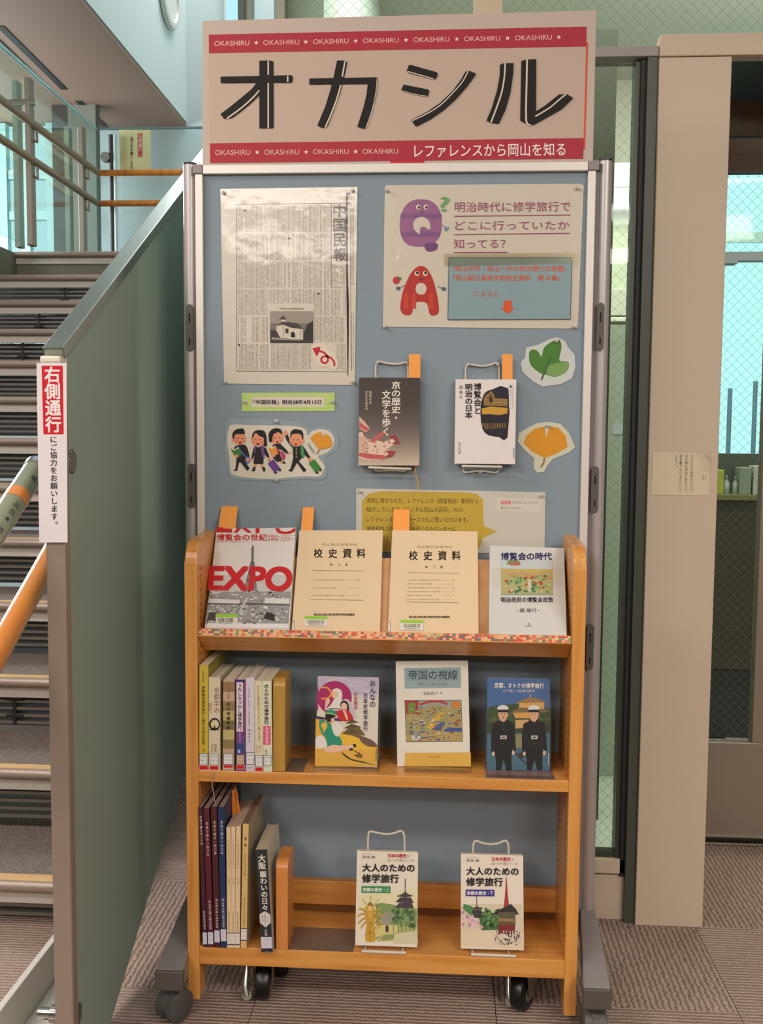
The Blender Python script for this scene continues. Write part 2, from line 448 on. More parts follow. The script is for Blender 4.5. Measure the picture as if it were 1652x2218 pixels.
mb.build('side_frame', part)
MB().box(.24, .428, GY-.008, GY+.02, .155, .168, M_GFRAME).build('glazing_bead', part)
part = bpy.data.objects.new('window_2', None); COL.objects.link(part); part['kind'] = 'structure'; part.location = (xa, GY, 2.07)
MB().box(xa, 3.2, GY, GY+.006, 2.068, 3.4, M_GLASS).build('pane', part)
wires(MB(), xa, 1.3, 2.069, 2.35, GY+.003).build('wire_mesh', part, kind='stuff')
c = at(1055, 8, Y=GY)
MB().box(c[0]-.032, c[0]+.034, GY-.02, GY+.03, 2.075, 3.4, M_JAMB).build('mullion', part, bevel=.002)
c = at(533, 20, Y=GY)
mb = MB(); mb.box(c[0]-.016, c[0]+.0, GY-.02, GY+.04, 0, 3.4, mat((70, 84, 80), .4)); mb.box(c[0], c[0]+.012, GY-.01, GY+.04, 0, 3.4, mat((150, 160, 150), .4)); mb.build('end_frame', part)
c = at(610, 20, Y=GY)
MB().box(c[0]-.008, c[0]+.008, GY-.01, GY+.04, 2.075, 3.4, mat((150, 150, 132), .4)).build('glazing_post', part)

# ---- door recess
JX0, JX1 = .4765, .6375
struct(MB().box(JX0, JX1, 2.36, 2.62, 0, 2.042, M_JAMB).build('trim_1', bevel=.0025))
struct(MB().box(JX0, 3.2, 2.358, 2.40, 2.0435, 2.092, M_JAMB).build('trim_2', bevel=.0025))
struct(MB().box(JX0-.012, JX1-.01, 2.40, 2.60, 0, 2.042, M_DARK).build('trim_3'))
struct(MB().box(JX1-.02, 3.2, 2.46, 2.90, float(at(1610, 216, Y=2.885)[2]), float(at(1610, 216, Y=2.885)[2])+.004, mat((60, 82, 86), .6)).build('trim_4'))
struct(MB().box(JX1-.05, JX1+.02, 2.62, 2.86, 0, 2.045, M_JAMB).build('trim_5'))
DY = 2.885
door = bpy.data.objects.new('door_1', None); COL.objects.link(door); door['kind'] = 'structure'; door.location = (.9, DY, .012)
zg = float(at(1600, 1609, Y=DY)[2]); xs = float(at(1640, 1300, Y=DY)[0])
M_DOOR = mat((150, 136, 122), .42, metal=.35, name='door_steel')
MB().box(.66, xs+.55, DY, DY+.04, .014, zg, M_DOOR).build('lower_panel', door, bevel=.002)
ztr, zdt, ztp = float(at(1610, 371, Y=DY)[2]), float(at(1610, 297, Y=DY)[2]), float(at(1610, 218, Y=DY)[2])
MB().box(xs, xs+.07, DY, DY+.04, zg, ztr, M_DOOR).build('stile', door, bevel=.002)
MB().box(.66, xs+.55, DY, DY+.04, ztr, zdt-.003, mat((104, 84, 68), .6)).build('top_rail', door)
struct(MB().box(.66, 3.2, DY+.002, DY+.06, zdt+.003, ztp+.02, mat((80, 60, 44), .6)).build('trim_8'))
MB().box(.66, .672, DY, DY+.04, zg, ztr, M_DOOR).build('stile', door)
MB().box(.66, xs, DY+.018, DY+.024, zg, ztr, M_GLASSD).build('pane', door)
wires(MB(), .66, xs, zg, ztr, DY+.016, p=.0275, m=mat((100, 118, 116), .5), wd=.0006).build('wire_mesh', door, kind='stuff')
MB().box(.66, 1.6, DY-.03, DY+.05, 0.0, .006, M_CHROME).build('threshold', door)
c = at(1600, 561, Y=DY)
mb = MB(); mb.box(.70, xs, DY-.045, DY-.015, c[2]-.012, c[2]+.012, mat((120, 134, 134), .4, .4)); mb.box(.735, .80, DY-.05, DY-.01, c[2]-.02, c[2]-.010, mat((120, 134, 134), .4, .4))
mb.build('door_closer', door)

# ---- room behind the partition
struct(MB().box(-.4, 3.2, 5.3, 5.4, 0, 3.4, mat((206, 206, 194), .8)).build('wall_far'))
struct(MB().box(-.42, -.30, 2.44, 9.6, 0, 6.2, mat((182, 196, 190), .8)).build('wall_between'))
struct(MB().box(-.30, 3.2, 2.45, 5.3, 3.0, 3.1, mat((196, 194, 182), .8)).build('trim_6'))
c = at(1322, 700, Y=3.0); c0 = at(1285, 700, Y=3.0)
struct(MB().box(float(c0[0])-.03, float(c[0]), 3.0, 3.1, 0, float(at(1300, 64, Y=3.0)[2]), mat((78, 84, 70), .7)).build('trim_7'))
# bright reflections in the glass strip, built as pale panels behind it
refl_root = thing('reflection_panels', 'pale stacked panels standing in for lamp reflections in the wired glass strip', 'reflection stand-in', at(1370, 500, Y=4.2))
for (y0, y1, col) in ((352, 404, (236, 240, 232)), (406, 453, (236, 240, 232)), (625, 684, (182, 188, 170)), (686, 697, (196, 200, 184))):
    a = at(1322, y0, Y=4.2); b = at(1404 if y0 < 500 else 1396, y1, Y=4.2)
    MB().box(a[0], b[0], 4.2, 4.5, b[2], a[2], mat(col, .5)).build('reflection_panel', refl_root, bevel=.004)
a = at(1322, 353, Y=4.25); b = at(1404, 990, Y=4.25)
MB().box(a[0], b[0]-.02, 4.25, 4.6, 0, a[2], mat((172, 182, 160), .7)).build('body', refl_root)
a = at(1300, 703, Y=3.4)
struct(MB().box(-.28, .6375, 2.46, 3.4, .0005, .010, mat((196, 206, 190), .5)).build('trim_10'))
struct(MB().box(.20, .70, 3.4, 3.44, .011, float(a[2]), mat((190, 204, 186), .6)).build('trim_9'))
refl_pos = at(1340, 930, Y=3.398)  # small plate added in place of a reflection in the glass
tag(MB().box(refl_pos[0]-.021, refl_pos[0]+.022, 3.3975, 3.3995, refl_pos[2]-.016, refl_pos[2]+.017, mat((214, 224, 232), .4)).build('reflection_patch'), 'small pale patch imitating a reflection in the wired glass strip', 'notice')

# view through the door: bright window, soffit, counter
win = bpy.data.objects.new('window_3', None); COL.objects.link(win); win['kind'] = 'structure'; WY = 5.2
a = at(1560, 330, Y=WY); b = at(1700, 985, Y=WY); win.location = (a[0], WY, b[2])
MB().box(a[0]-.3, b[0]+.5, WY, WY+.02, b[2], a[2], emit_mat('bright_frosted_daylight', (186, 238, 242), 1.3)).build('pane', win)
mb = MB(); a2 = at(1600, 518, Y=WY); mb.box(a[0]-.3, b[0]+.5, WY-.02, WY, a2[2]-.02, a2[2]+.03, mat((190, 230, 224), .5)); mb.build('window_bar', win)
for px, py0 in ((1581, 841), (1636, 826)):
    a1 = at(px, py0, Y=4.9); b1 = at(px-8, 985, Y=4.9)
    tag(MB().tube([(a1[0], 4.9, a1[2]), (a1[0], 4.9, 0.001)], .011, mat((110, 150, 170), .5)).build('window_post'),
        'shorter grey blue post against the bright window' if px < 1600 else 'taller grey blue post against the bright window', 'post')
CYc = 3.9
ctr = thing('service_counter', 'dark counter with open shelf seen through the glass door', 'counter', (1.2, CYc+.3, 0))
t0 = at(1600, 984, Y=CYc); t1 = at(1600, 1072, Y=CYc); t2 = at(1600, 1450, Y=CYc)
MB().box(.75, 2.6, CYc+.12, CYc+.2, t1[2], t0[2], mat((70, 76, 66), .7)).build('back_panel', ctr)
MB().box(.75, 2.6, CYc-.02, CYc+.2, t1[2]-.02, t1[2], mat((110, 108, 62), .6)).build('shelf', ctr)
MB().box(.75, 2.6, CYc, CYc+.5, t2[2], t1[2]-.02, mat((66, 58, 42), .6)).build('front_panel', ctr)
MB().box(.75, 2.6, CYc+.02, CYc+.5, 0, t2[2], mat((48, 52, 52), .6)).build('plinth', ctr)
for k, (x0, x1, y0, y1, col, nm, lb, ct) in enumerate([(1552, 1567, 1017, 1070, (160, 166, 60), 'folder', 'yellow green folder on the counter shelf behind the door', 'folder'),
        (1569, 1582, 1028, 1069, (150, 160, 150), 'bottle', 'pale bottle beside the yellow green folder', 'bottle'),
        (1590, 1600, 1030, 1069, (140, 146, 130), 'bottle', 'short grey bottle second from the yellow green folder', 'bottle'),
        (1603, 1626, 1010, 1069, (128, 140, 120), 'box', 'grey green box on the counter shelf behind the door', 'box'),
        (1633, 1668, 1005, 1068, (176, 176, 160), 'box', 'pale carton at the right of the counter shelf', 'box')]):
    a = at(x0, y0, Y=CYc+.03); b = at(x1, y1, Y=CYc+.03)
    z = float(t1[2]); H = float(a[2]-b[2])
    if nm == 'bottle':
        r = float(b[0]-a[0])/2; cx = float(a[0]+b[0])/2
        o = MB().lathe((cx, CYc+.05, z), (0, 0, 1), [(0, r*.9), (H*.05, r), (H*.62, r), (H*.74, r*.45), (H*.8, r*.42), (H*.82, r*.5), (H, r*.5)], mat(col, .3)).build(nm, smooth=True)
    else: o = MB().box(a[0], b[0], CYc+.03, CYc+.1, z, z+H, mat(col, .6)).build(nm, bevel=.003)
    tag(o, lb, ct)

# ================================================================ atrium, left and beyond
SX = -1.874                                     # side face of the upper floor slab
struct(MB().box(-4.2, SX, 4.2, 7.2, 3.37, 3.40, M_SOFFIT).build('trim_11'))
struct(MB().box(-4.2, SX+.004, 4.2, 7.2, 3.40, 5.4, mat((206, 212, 210), .7)).build('trim_12'))
struct(MB().box(-4.2, -.42, 7.2, 7.3, 0, 6.2, mat((206, 214, 212), .75)).build('wall_back'))
# dark slot lights in the soffit
for k, (p, q) in enumerate((((0, 56), (139, 193)), ((169, 218), (232, 278)))):
    a = at(*p, Z=3.37); b = at(*q, Z=3.37)
    mb = MB(); mb.slab([(a[0]-.02, a[1], 3.366), (a[0]+.02, a[1], 3.366), (b[0]+.02, b[1], 3.366), (b[0]-.02, b[1], 3.366)], (0, 0, .003), M_DARK)
    mb.slab([(a[0]-.10, a[1], 3.366), (a[0]-.08, a[1], 3.366), (b[0]-.08, b[1], 3.366), (b[0]-.10, b[1], 3.366)], (0, 0, .003), M_DARK)
    struct(mb.build('trim_%d' % (13+k)))
c = at(140, 230, Y=6.7)
struct(MB().box(c[0]-.09, c[0]+.02, 6.7, 6.8, 0, 3.37, mat((52, 42, 36), .6)).build('trim_15'))
struct(MB().box(c[0]+.02, c[0]+.21, 6.7, 6.78, 0, 3.37, mat((124, 122, 112), .6)).build('trim_16'))
# bright window wall beyond the landing
win = bpy.data.objects.new('window_4', None); COL.objects.link(win); win['kind'] = 'structure'; win.location = (-3.2, 7.1, 2)
b_ = at(172, 400, Y=7.12)
MB().box(-4.2, float(b_[0]), 7.12, 7.14, 1.6, 3.36, emit_mat('frosted_window_daylight', (196, 240, 244), 0.97)).build('pane', win)
mb = MB()
for px in (12, 60, 118): 
    q = at(px, 400, Y=7.1); mb.box(q[0]-.035, q[0]+.035, 7.04, 7.10, 1.6, 3.36, mat((150, 184, 180), .5))
mb.build('mullions', win).name = 'mullion'
mb = MB()
for py in (382, 470):
    q = at(60, py, Y=7.1); mb.box(-4.2, float(b_[0]), 7.05, 7.10, q[2]-.03, q[2]+.03, mat((150, 184, 180), .5))
mb.build('window_bar', win)
win = bpy.data.objects.new('window_5', None); COL.objects.link(win); win['kind'] = 'structure'
a = at(492, 45, Y=7.19); b = at(519, -80, Y=7.19); win.location = (a[0], 7.19, a[2])
MB().box(a[0], b[0]+.1, 7.17, 7.19, a[2]-.05, b[2], emit_mat('narrow_window_daylight', (180, 232, 248), 1.0)).build('pane', win)
MB().box(a[0]-.012, a[0], 7.15, 7.19, a[2]-.05, b[2], M_WHITE).build('window_frame', win)
# round fitting on the slab's side face
c = at(366, -8, X=SX+.02)
lampo = thing('round_wall_light', 'round wall light with pale rim high on the white slab', 'wall light', (SX+.02, c[1], c[2]))
MB().lathe((SX+.01, c[1], c[2]), (1, 0, 0), [(0, .20), (.03, .20), (.035, .185), (.035, .16), (.02, .155)], mat((214, 208, 200), .4)).build('rim', lampo, smooth=True)
MB().lathe((SX+.012, c[1], c[2]), (1, 0, 0), [(0, .155), (.012, .155), (.014, .14)], mat((112, 116, 112), .5)).build('lens', lampo, smooth=True)

# ---- staircase
stair = thing('staircase', 'open steel staircase with carpeted treads rising behind the green glass panel', 'staircase', (-1.6, 2.2, 0))
R0, RR, GG, SY0 = .115, .1735, .28, 2.23
SXR, SXL = -.80, -2.45
M_SLAT = mat((132, 124, 116), .35, metal=.5)
M_BACKP = mat((126, 136, 142), .6)
M_CARS = ramp_mat('stair_carpet', [(0.3, (92, 80, 73)), (0.7, (138, 120, 110))], 120, (1, 1.6, 1), rough=.95, bump=.5)
for n in range(13):
    y = SY0+GG*n; z = R0+RR*n
    top = n == 12
    st = MB().box(SXL, SXR, y+.03, y+(GG+.05 if not top else 1.0), z-.03, z, M_CARS).build('stair_step', stair)
    MB().box(SXL, SXR, y+.0, y+.034, z-.012, z+.004, M_NOSEW).build('wood_nosing', st)
    MB().tube([(SXL, y+.004, z-.012), (SXR, y+.004, z-.012)], .0155, M_DSTEEL, n=10).build('nosing_bar', st, smooth=True)
    MB().box(SXL, SXR, y+.018, y+.03, z-.062, z-.026, M_FASC).build('fascia', st, bevel=.002)
    for k in range(4):
        zz = z-.080-.0215*k
        if zz < .012: continue
        MB().box(SXL, SXR, y+.045, y+.060, zz-.0045, zz+.0045, M_SLAT).build('slat', st)
    if z-.155 > 0: MB().box(SXL, SXR, y+.085, y+.09, z-.165, z-.06, M_BACKP).build('back_plate', st)
    c = at(0, 0, Y=y+.04)
    for px in (-1.27, -2.1):
        mb = MB(); mb.tube([(px+.03*(n % 2), y+.05, z-.15 if n else .0), (px+.03*(n % 2), y+.05, z-.06)], .008, M_DARK, n=8)
        mb.box(px-.025+.03*(n % 2), px+.025+.03*(n % 2), y+.04, y+.07, z-.078, z-.066, M_DARK); mb.box(px-.025+.03*(n % 2), px+.025+.03*(n % 2), y+.04, y+.07, z-.128, z-.120, M_DARK)
        mb.build('rod', st)
LZ = R0+RR*12
MB().box(SXL-1.6, -.45, 5.62, 6.75, LZ-.2, LZ, mat((126, 118, 104), .8)).build('landing', stair)
MB().box(SXL-1.6, SXL, 4.6, 5.62, LZ-.2, LZ, mat((126, 118, 104), .8)).build('landing', stair)

# white base beam beside the stair foot
cb = thing('base_beam', 'white steel floor beam running beside the foot of the stairs', 'beam', (-.82, 1.6, 0))
mb = MB(); mb.box(-.832, -.818, 1.2, 2.5, 0.001, .10, M_FASC); mb.box(-.818, -.76, 1.2, 2.5, .001, .012, M_FASC); mb.build('beam', cb, bevel=.002)
q = at(98, 2195, Y=1.72)
mb = MB(); mb.tube([(q[0]-.012, 1.72, q[2]), (-.70, 1.72, q[2])], .011, M_CHROME, n=16); mb.lathe((q[0]+.012, 1.72, q[2]), (1, 0, 0), [(0, .016), (.02, .016)], M_CHROME, n=20)
mb.build('standoff_bolt', cb, smooth=True)

# ---- frosted glass balustrade
GX = -.652
bal = thing('glass_balustrade', 'frosted green glass balustrade with steel cap rail beside the stairs', 'balustrade', (GX, 1.73, 0))
sl = .5724
def gp(y, z): return (GX, y, z)
y1, z1 = 1.666, 1.3125
y2 = 4.6; z2 = z1+sl*(y2-y1)
slb = .524; bz = .007-slb*1.865; yb0 = (0.004-bz)/slb
poly = [gp(y1, .004), gp(yb0, .004), gp(y2, bz+slb*y2), gp(y2, z2), gp(y1, z1)]
MB().prism(poly, (-.012, 0, 0), M_FROST).build('glass_panel', bal)
dn = np.array([0, 1, sl])/math.hypot(1, sl); nn = np.array([0, -sl, 1])/math.hypot(1, sl)
a = np.array([GX+.012, y1-.012, z1-.006]); b = np.array([GX+.012, y2, z2-.006])
MB().slab([a, a+nn*.022, b+nn*.022, b], (-.036, 0, 0), mat((150, 158, 148), .22, .8)).build('cap_rail', bal, bevel=.002)
MB().box(GX-.022, GX+.012, y1-.028, y1-.002, 0, z1-.012, M_DSTEEL).build('end_post', bal, bevel=.003)
MB().box(GX-.026, GX+.010, y1-.030, y1+.004, z1-.014, z1-.001, mat((226, 214, 198), .35)).build('post_cap', bal, bevel=.004)
for (px, py) in ((160, 1000), (172, 2200)):
    q = at(px, py, X=GX+.004)
    mb = MB().lathe((GX-.03, q[1], q[2]), (1, 0, 0), [(0, .022), (.0305, .022), (.0315, .0205)], M_DGREY); mb.lathe((GX+.0012, q[1], q[2]), (1, 0, 0), [(0, .0185), (.001, .018)], mat((132, 134, 122), .3, .7))
    mb.build('glass_fitting', bal, smooth=True)

# ---- handrails beside the stair (wood), in front of the post
def rail_pts(px, py, X, ya, yb):
    q = at(px, py, X=X); return [(X, ya, q[2]+sl*(ya-q[1])), (X, yb, q[2]+sl*(yb-q[1]))], q
HX = -.735
P1, q = rail_pts(50, 1312, HX, 1.35, 2.1)
hr = thing('lower_handrail', 'varnished wooden handrail, lower of the two rising to the post', 'handrail', P1[0])
MB().tube(P1, .0205, M_RAILW, n=24).build('rail', hr, smooth=True)
MB().tube([(HX, 1.95, P1[0][2]+sl*.6-.02), (HX, 1.95, P1[0][2]+sl*.6-.08), (GX-.02, 1.95, P1[0][2]+sl*.6-.08)], .006, M_STEEL).build('bracket', hr)
q = at(78, 1015, X=HX)
ue = (HX, float(q[1]), float(q[2])); us = (HX, 1.3, float(q[2])+sl*(1.3-float(q[1])))
hr = thing('upper_handrail', 'upper handrail wrapped in grey green printed paper with orange bands', 'handrail', us)
def lerp(t): return tuple(us[i]+(ue[i]-us[i])*t for i in range(3))
MB().tube([us, lerp(.985)], .0212, mat((128, 132, 108), .3, coat=.5), n=24).build('rail', hr, smooth=True)
for t in (.80, .52): MB().tube([lerp(t-.02), lerp(t+.03)], .0217, mat((208, 124, 52), .3, coat=.5), n=24).build('orange_band', hr, smooth=True)
for t, s_ in ((.90, '場'), (.70, '会'), (.60, '作'), (.66, '★'), (.74, '品')):
    v, f = glyphs(s_, .02); c0 = np.array(lerp(t)); u_ = np.array([math.cos(.9), 0, -math.sin(.9)*.5]); u_ = u_/np.linalg.norm(u_)
    ds = np.array([0, 1, sl])/math.hypot(1, sl); n0 = np.cross([1, 0, 0], ds); n0 = n0/np.linalg.norm(n0)
    vs = []
    for (a_, b_) in v:
        th = -.95 - (a_-.5)*.6
        vs.append(c0 + .0216*(np.array([1, 0, 0])*math.sin(-th)+(-n0 if n0[2] < 0 else n0)*math.cos(th)) + ds*(b_-.4)*.016)
    MB().add(vs, f, mat((44, 44, 40), .5)).build('print', hr)
MB().lathe(lerp(.985), tuple(np.array(ue)-np.array(us)), [(0, .0225), (.016, .0225), (.02, .018)], M_CHROME).build('end_cap', hr, smooth=True)
MB().tube([lerp(.96), (HX, ue[1]+.03, ue[2]-.03), (GX-.01, ue[1]+.06, ue[2]-.02)], .007, M_STEEL).build('bracket', hr)

# ---- paper sign on the balustrade post
SYp = y1-.034
qs = [at(*p, Y=SYp) for p in ((79, 786), (144, 786), (146, 1175), (85, 1175))]
sg = thing('keep_right_sign', 'tall narrow white paper sign with red block on the balustrade post', 'sign', qs[3])
sq = [(float(p[0]), SYp, float(p[2])) for p in qs]
MB().slab(sq, (0, .0012, 0), mat((228, 218, 218), .5, coat=.3)).build('sheet', sg)
p = Print((0, SYp, 0), (0, -1, 0), coat=.3)
p.poly([(90, 792), (136, 792), (138, 941), (94, 941)], (205, 26, 44))
p.vtext('右側通行', 113, 794, 938, 35, (236, 226, 222), bold=.035, k=.02)
p.vtext('にご協力をお願いします。', 115.5, 944, 1144, 16, (20, 16, 16), bold=.015, k=.012, gap=.95)
p.done(sg)

# ---- landing balustrade in the background
lb = thing('landing_balustrade', 'clear glass landing balustrade with bronze posts and wooden rails', 'balustrade', (-2.28, 6.5, LZ))
LX, LY = -2.28, 6.5
gt = float(at(190, 281, Y=6.52)[2])
gz = [(float(at(px, 300, X=LX)[1])) for px in (0, 42)]
MB().box(LX-.02, LX-.01, 4.7, LY+.02, LZ, gt, M_GLASSC).build('glass_pane', lb)
MB().box(LX-.02, -.5, LY+.02, LY+.03, LZ, gt, glass_mat('back_pane_glass', (240, 246, 246), .04)).build('glass_pane', lb)
MB().box(LX-.024, LX-.004, 4.7, LY+.02, gt, gt+.012, mat((214, 240, 244), .2, .3)).build('glass_edge', lb)
MB().box(LX-.02, -.5, LY+.014, LY+.034, gt, gt+.012, mat((120, 140, 140), .3, .3)).build('glass_edge', lb)
for px, pyt in ((57, 171), (172, 277)):
    a = at(px, pyt, X=LX); MB().box(LX-.004, LX+.03, a[1]-.03, a[1]+.03, LZ, a[2], M_DSTEEL).build('post', lb, bevel=.004)
    b = at(px-27 if px < 100 else px-30, pyt, X=LX-.09); MB().box(LX-.09, LX-.06, b[1]-.03, b[1]+.03, LZ, a[2], mat((140, 146, 130), .5)).build('post', lb)  # paler second post imitates the reflection of the first in the glass
    if px < 100:
        MB().tube([(LX-.11, a[1]-.02, a[2]-.13), (LX+.06, a[1]-.02, a[2]-.13)], .017, M_CHROME).build('clamp_bolt', lb, smooth=True)
for (pc, pe, zz) in (((212, 375), (0, 212), 0), ((212, 441), (0, 292), 1)):
    c = at(*pc, Y=LY-.1); e = at(*pe, X=c[0]); z = float(c[2])
    MB().tube([(c[0], 4.7, z), (c[0], float(c[1]), z)], .021, mat((160, 134, 108), .4), n=14).build('rail', lb, smooth=True)
    MB().tube([(c[0], float(c[1]), z), (-1.3, float(c[1]), z)], .020, M_RAILW, n=14).build('rail', lb, smooth=True)
    for px in (80, 190):
        q = at(px, 300, X=float(c[0]))
        MB().tube([(c[0], q[1], z-.02), (c[0], q[1], z-.08), (LX+.03, q[1]-.06, z-.08)], .008, M_DSTEEL, n=8).build('bracket', lb)
c = at(245, 420, Y=LY)
mb = MB(); mb.tube([(c[0], LY-.03, LZ), (c[0], LY-.03, at(243, 292, Y=LY-.03)[2])], .016, mat((60, 50, 50), .4)); mb.build('door_pull', lb)
MB().tube([(c[0]+.026, LY-.03, LZ), (c[0]+.026, LY-.03, at(243, 292, Y=LY-.03)[2])], .012, mat((226, 238, 238), .2)).build('door_pull', lb)
c2 = at(228, 340, Y=LY-.05)
MB().lathe((c2[0], LY-.06, c2[2]), (0, 1, 0), [(0, .03), (.03, .034), (.05, .02)], mat((130, 124, 116), .4, .5)).build('lock', lb, smooth=True)
qs = [at(*p_, Y=LY+.01) for p_ in ((258, 281), (326, 281), (326, 369), (260, 369))]
sg = thing('landing_sign', 'cream paper notice with red and black vertical text on landing glass', 'sign', qs[3])
MB().slab([(q[0], LY+.01, q[2]) for q in qs], (0, .002, 0), mat((216, 204, 152), .6)).build('sheet', sg)
p = Print((0, LY+.01, 0), (0, -1, 0), eps=.0002)
p.rect(298, 289, 308, 340, (190, 40, 40)); p.vtext('右側通行に', 303, 290, 340, 8.6, (230, 200, 190), bold=.02); p.vtext('ご協力をお願いします', 285, 290, 367, 6.5, (44, 44, 52), bold=.01)
p.done(sg)
# ================================================================ pin board on casters
BY = 2.14
board = thing('pin_board', 'large blue grey pin board in silver frame standing on wheeled feet', 'notice board', (-.113, BY, 0))
M_FELT = mat((138, 151, 161), 0.95, bump=0.25, bump_scale=900, name='blue_grey_felt')
bx0, bx1, bzt, bzb = -.520, .2905, 1.733, .125
fw, fz = .0165, 1.752
MB().box(bx0, bx1, BY, BY+.022, bzb, bzt, M_FELT).build('panel', board)
MB().box(bx0, bx1, BY-.010, BY+.03, bzt, fz, M_ALU).build('frame_rail', board, bevel=.0015)
MB().box(bx0, bx1, BY-.010, BY+.03, bzb-.02, bzb, M_ALU).build('frame_rail', board, bevel=.0015)
for x0, x1 in ((bx0-fw, bx0), (bx1, bx1+fw)):
    MB().box(x0, x1, BY-.010, BY+.03, bzb, bzt, M_ALU).build('frame_stile', board, bevel=.0015)
for x0, x1 in ((bx0-fw-.004, bx0-.0005), (bx1+.0005, bx1+fw+.006)):
    MB().box(x0, x1, BY-.012, BY+.032, bzt+.0005, fz+.001, mat((142, 132, 130), .5)).build('corner_cap', board, bevel=.0015)
PXL, PXR = -.5525, .3285
FZ = .142
for px_ in (PXL, PXR):
    MB().tube([(px_, BY+.012, FZ-.02), (px_, BY+.012, 1.756)], .0148, M_POLE, n=32).build('pole', board, smooth=True)
    MB().tube([(px_, BY+.012, 1.756), (px_, BY+.012, 1.7605)], .0152, mat((40, 34, 36), .4), n=32).build('pole_cap', board, smooth=True)
    s_ = 1 if px_ > 0 else -1
    x_in = bx1+fw if s_ > 0 else bx0-fw
    MB().box(min(px_, x_in), max(px_, x_in), BY+.004, BY+.02, bzb, bzt, mat((128, 118, 116), .5)).build('joint_strip', board)
def slot_plate(px, y0, y1, label):
    a = at(px, y0, Y=BY-.004); b = at(px, y1, Y=BY-.004)
    x = float(a[0]+b[0])/2; r = .0078; z1, z0 = float(a[2]), float(b[2]); y = BY-.0045
    def pill(x, z0, z1, r, y0, y1, m):
        pts = []
        for k in range(9): t = math.pi*k/8; pts.append((x+r*math.cos(t), y0, z1-r+r*math.sin(t)))
        for k in range(9): t = math.pi+math.pi*k/8; pts.append((x+r*math.cos(t), y0, z0+r+r*math.sin(t)))
        return MB().prism(pts, (0, y1-y0, 0), m)
    o = pill(x, z0, z1, r, y-.0022, y+.004, M_DGREY).build('slot_plate', board, bevel=.0008)
    h = z1-z0; mb = MB(); dk = mat((6, 6, 6), .8)
    mb.box(x-.0016, x+.0016, y-.0026, y-.002, z0+h*.60, z0+h*.80, dk); mb.box(x-.0016, x+.0016, y-.0026, y-.002, z0+h*.13, z0+h*.27, dk)
    mb.build('slot', o)
for args in ((411, 659, 761), (414.5, 1004, 1101), (1299.5, 656, 760), (1287.5, 1010, 1110), (1277, 1352, 1450)):
    slot_plate(*args, '')
# feet with casters
for s_, px_ in ((-1, PXL), (1, PXR)):
    yf, yb = 1.905, 2.375; ym = BY+.012
    a = at(1262.9 if s_ > 0 else 398, 2134.5 if s_ > 0 else 2096, Z=.125); b = at(1323.4 if s_ > 0 else 336.5, 2138.8 if s_ > 0 else 2097, Z=.125)
    xi, xo = (float(a[0]), float(b[0]))
    yf = float(b[1])
    yb = 2*ym-yf
    xi0, xo0 = px_-s_*.015, px_+s_*.017
    mb = MB()
    poly = [(xi, yf), (xo, yf), (xo0+s_*.001, ym), (xo, yb), (xi, yb), (xi0, ym)]
    q0 = [(p[0], p[1], .078) for p in poly]; q1 = [(p[0], p[1], .122 if i in (0, 1, 3, 4) else FZ) for i, p in enumerate(poly)]
    n = 6; vs = q0+q1
    fs = [tuple(range(n))[::-1]] + [(i, (i+1) % n, (i+1) % n+n, i+n) for i in range(n)] + [(6, 7, 8, 11), (11, 8, 9, 10)]
    mb.add(vs, fs, M_FOOT); mb.build('foot', board, bevel=.003)
    for ye, d in ((yf, -1), (yb, 1)):
        x0, x1 = min(xi, xo)-.001, max(xi, xo)+.001
        MB().box(x0, x1, ye-.004 if d < 0 else ye-.01, ye+.01 if d < 0 else ye+.004, .080, .1215, M_DGREY).build('foot_cap', board, bevel=.003)
        cx = (xi+xo)/2; yc = ye-d*.034
        ang = .55 if s_ < 0 and d < 0 else 0.0
        cw = thing  # caster: two wheels and a fork
        u = (math.cos(ang), -math.sin(ang), 0)
        wz = .0335
        hold = MB(); hold.tube([(cx, yc, .06), (cx, yc, .082)], .009, M_DGREY, n=12)
        def hood():
            pts = []
            for k in range(11):
                t = math.pi*k/10; pts.append((math.cos(t)*.034, math.sin(t)*.030))
            f = []
            for a_, b_ in pts: f.append((cx - u[1]*a_ - u[0]*.007, yc + u[0]*a_ - u[1]*.007, wz+b_+.003))
            return hold.prism(f, (u[0]*.014, u[1]*.014, 0), M_DGREY)
        hood()
        ho = hold.build('caster', board)
        for w_ in (-.0135, .0135):
            c_ = (cx+u[0]*(w_-.0095), yc+u[1]*(w_-.0095), wz)
            MB().lathe(c_, u, [(0, .029), (.002, .0325), (.017, .0325), (.019, .029)], mat((78, 76, 74), .45), n=28).build('wheel', ho, smooth=True)

# ================================================================ banner on top of the board
TY = BY-.002
bc = [at(*p, Y=TY) for p in ((438, 45), (1291.5, 22), (1284, 350), (438.5, 361.5))]
ban = thing('title_banner', 'wide cream banner with red bands and big black katakana above the board', 'sign', bc[3])
zb_ = fz+.0015
bq = [(float(p[0]), TY, float(p[2])) for p in bc]
bq[2] = (bq[2][0], TY, zb_); bq[3] = (bq[3][0], TY, zb_)
MB().slab(bq, (0, .005, 0), mat((196, 178, 165), .7)).build('backing_board', ban, bevel=.0008)
TN = (0, -1, 0)
p = Print((0, TY, 0), TN, rough=.6)
sh = [at(*q, Y=TY-.0008) for q in ((452, 75), (1270, 57.5), (1262.5, 343.5), (455, 353))]
rb = Print((0, TY-.0003, 0), TN, eps=.0001)
rb.poly([(1264, 91), (1273.5, 91), (1267, 324), (1259, 324)], (214, 88, 62)); rb.poly([(845, 344), (919, 344), (919, 354.5), (845, 355.5)], (200, 50, 60)); rb.done(ban, 'red_paper_edge')
MB().slab([(float(q[0]), TY-.0008, float(q[2])) for q in sh], (0, .0006, 0), mat((194, 170, 153), .65)).build('sheet', ban)
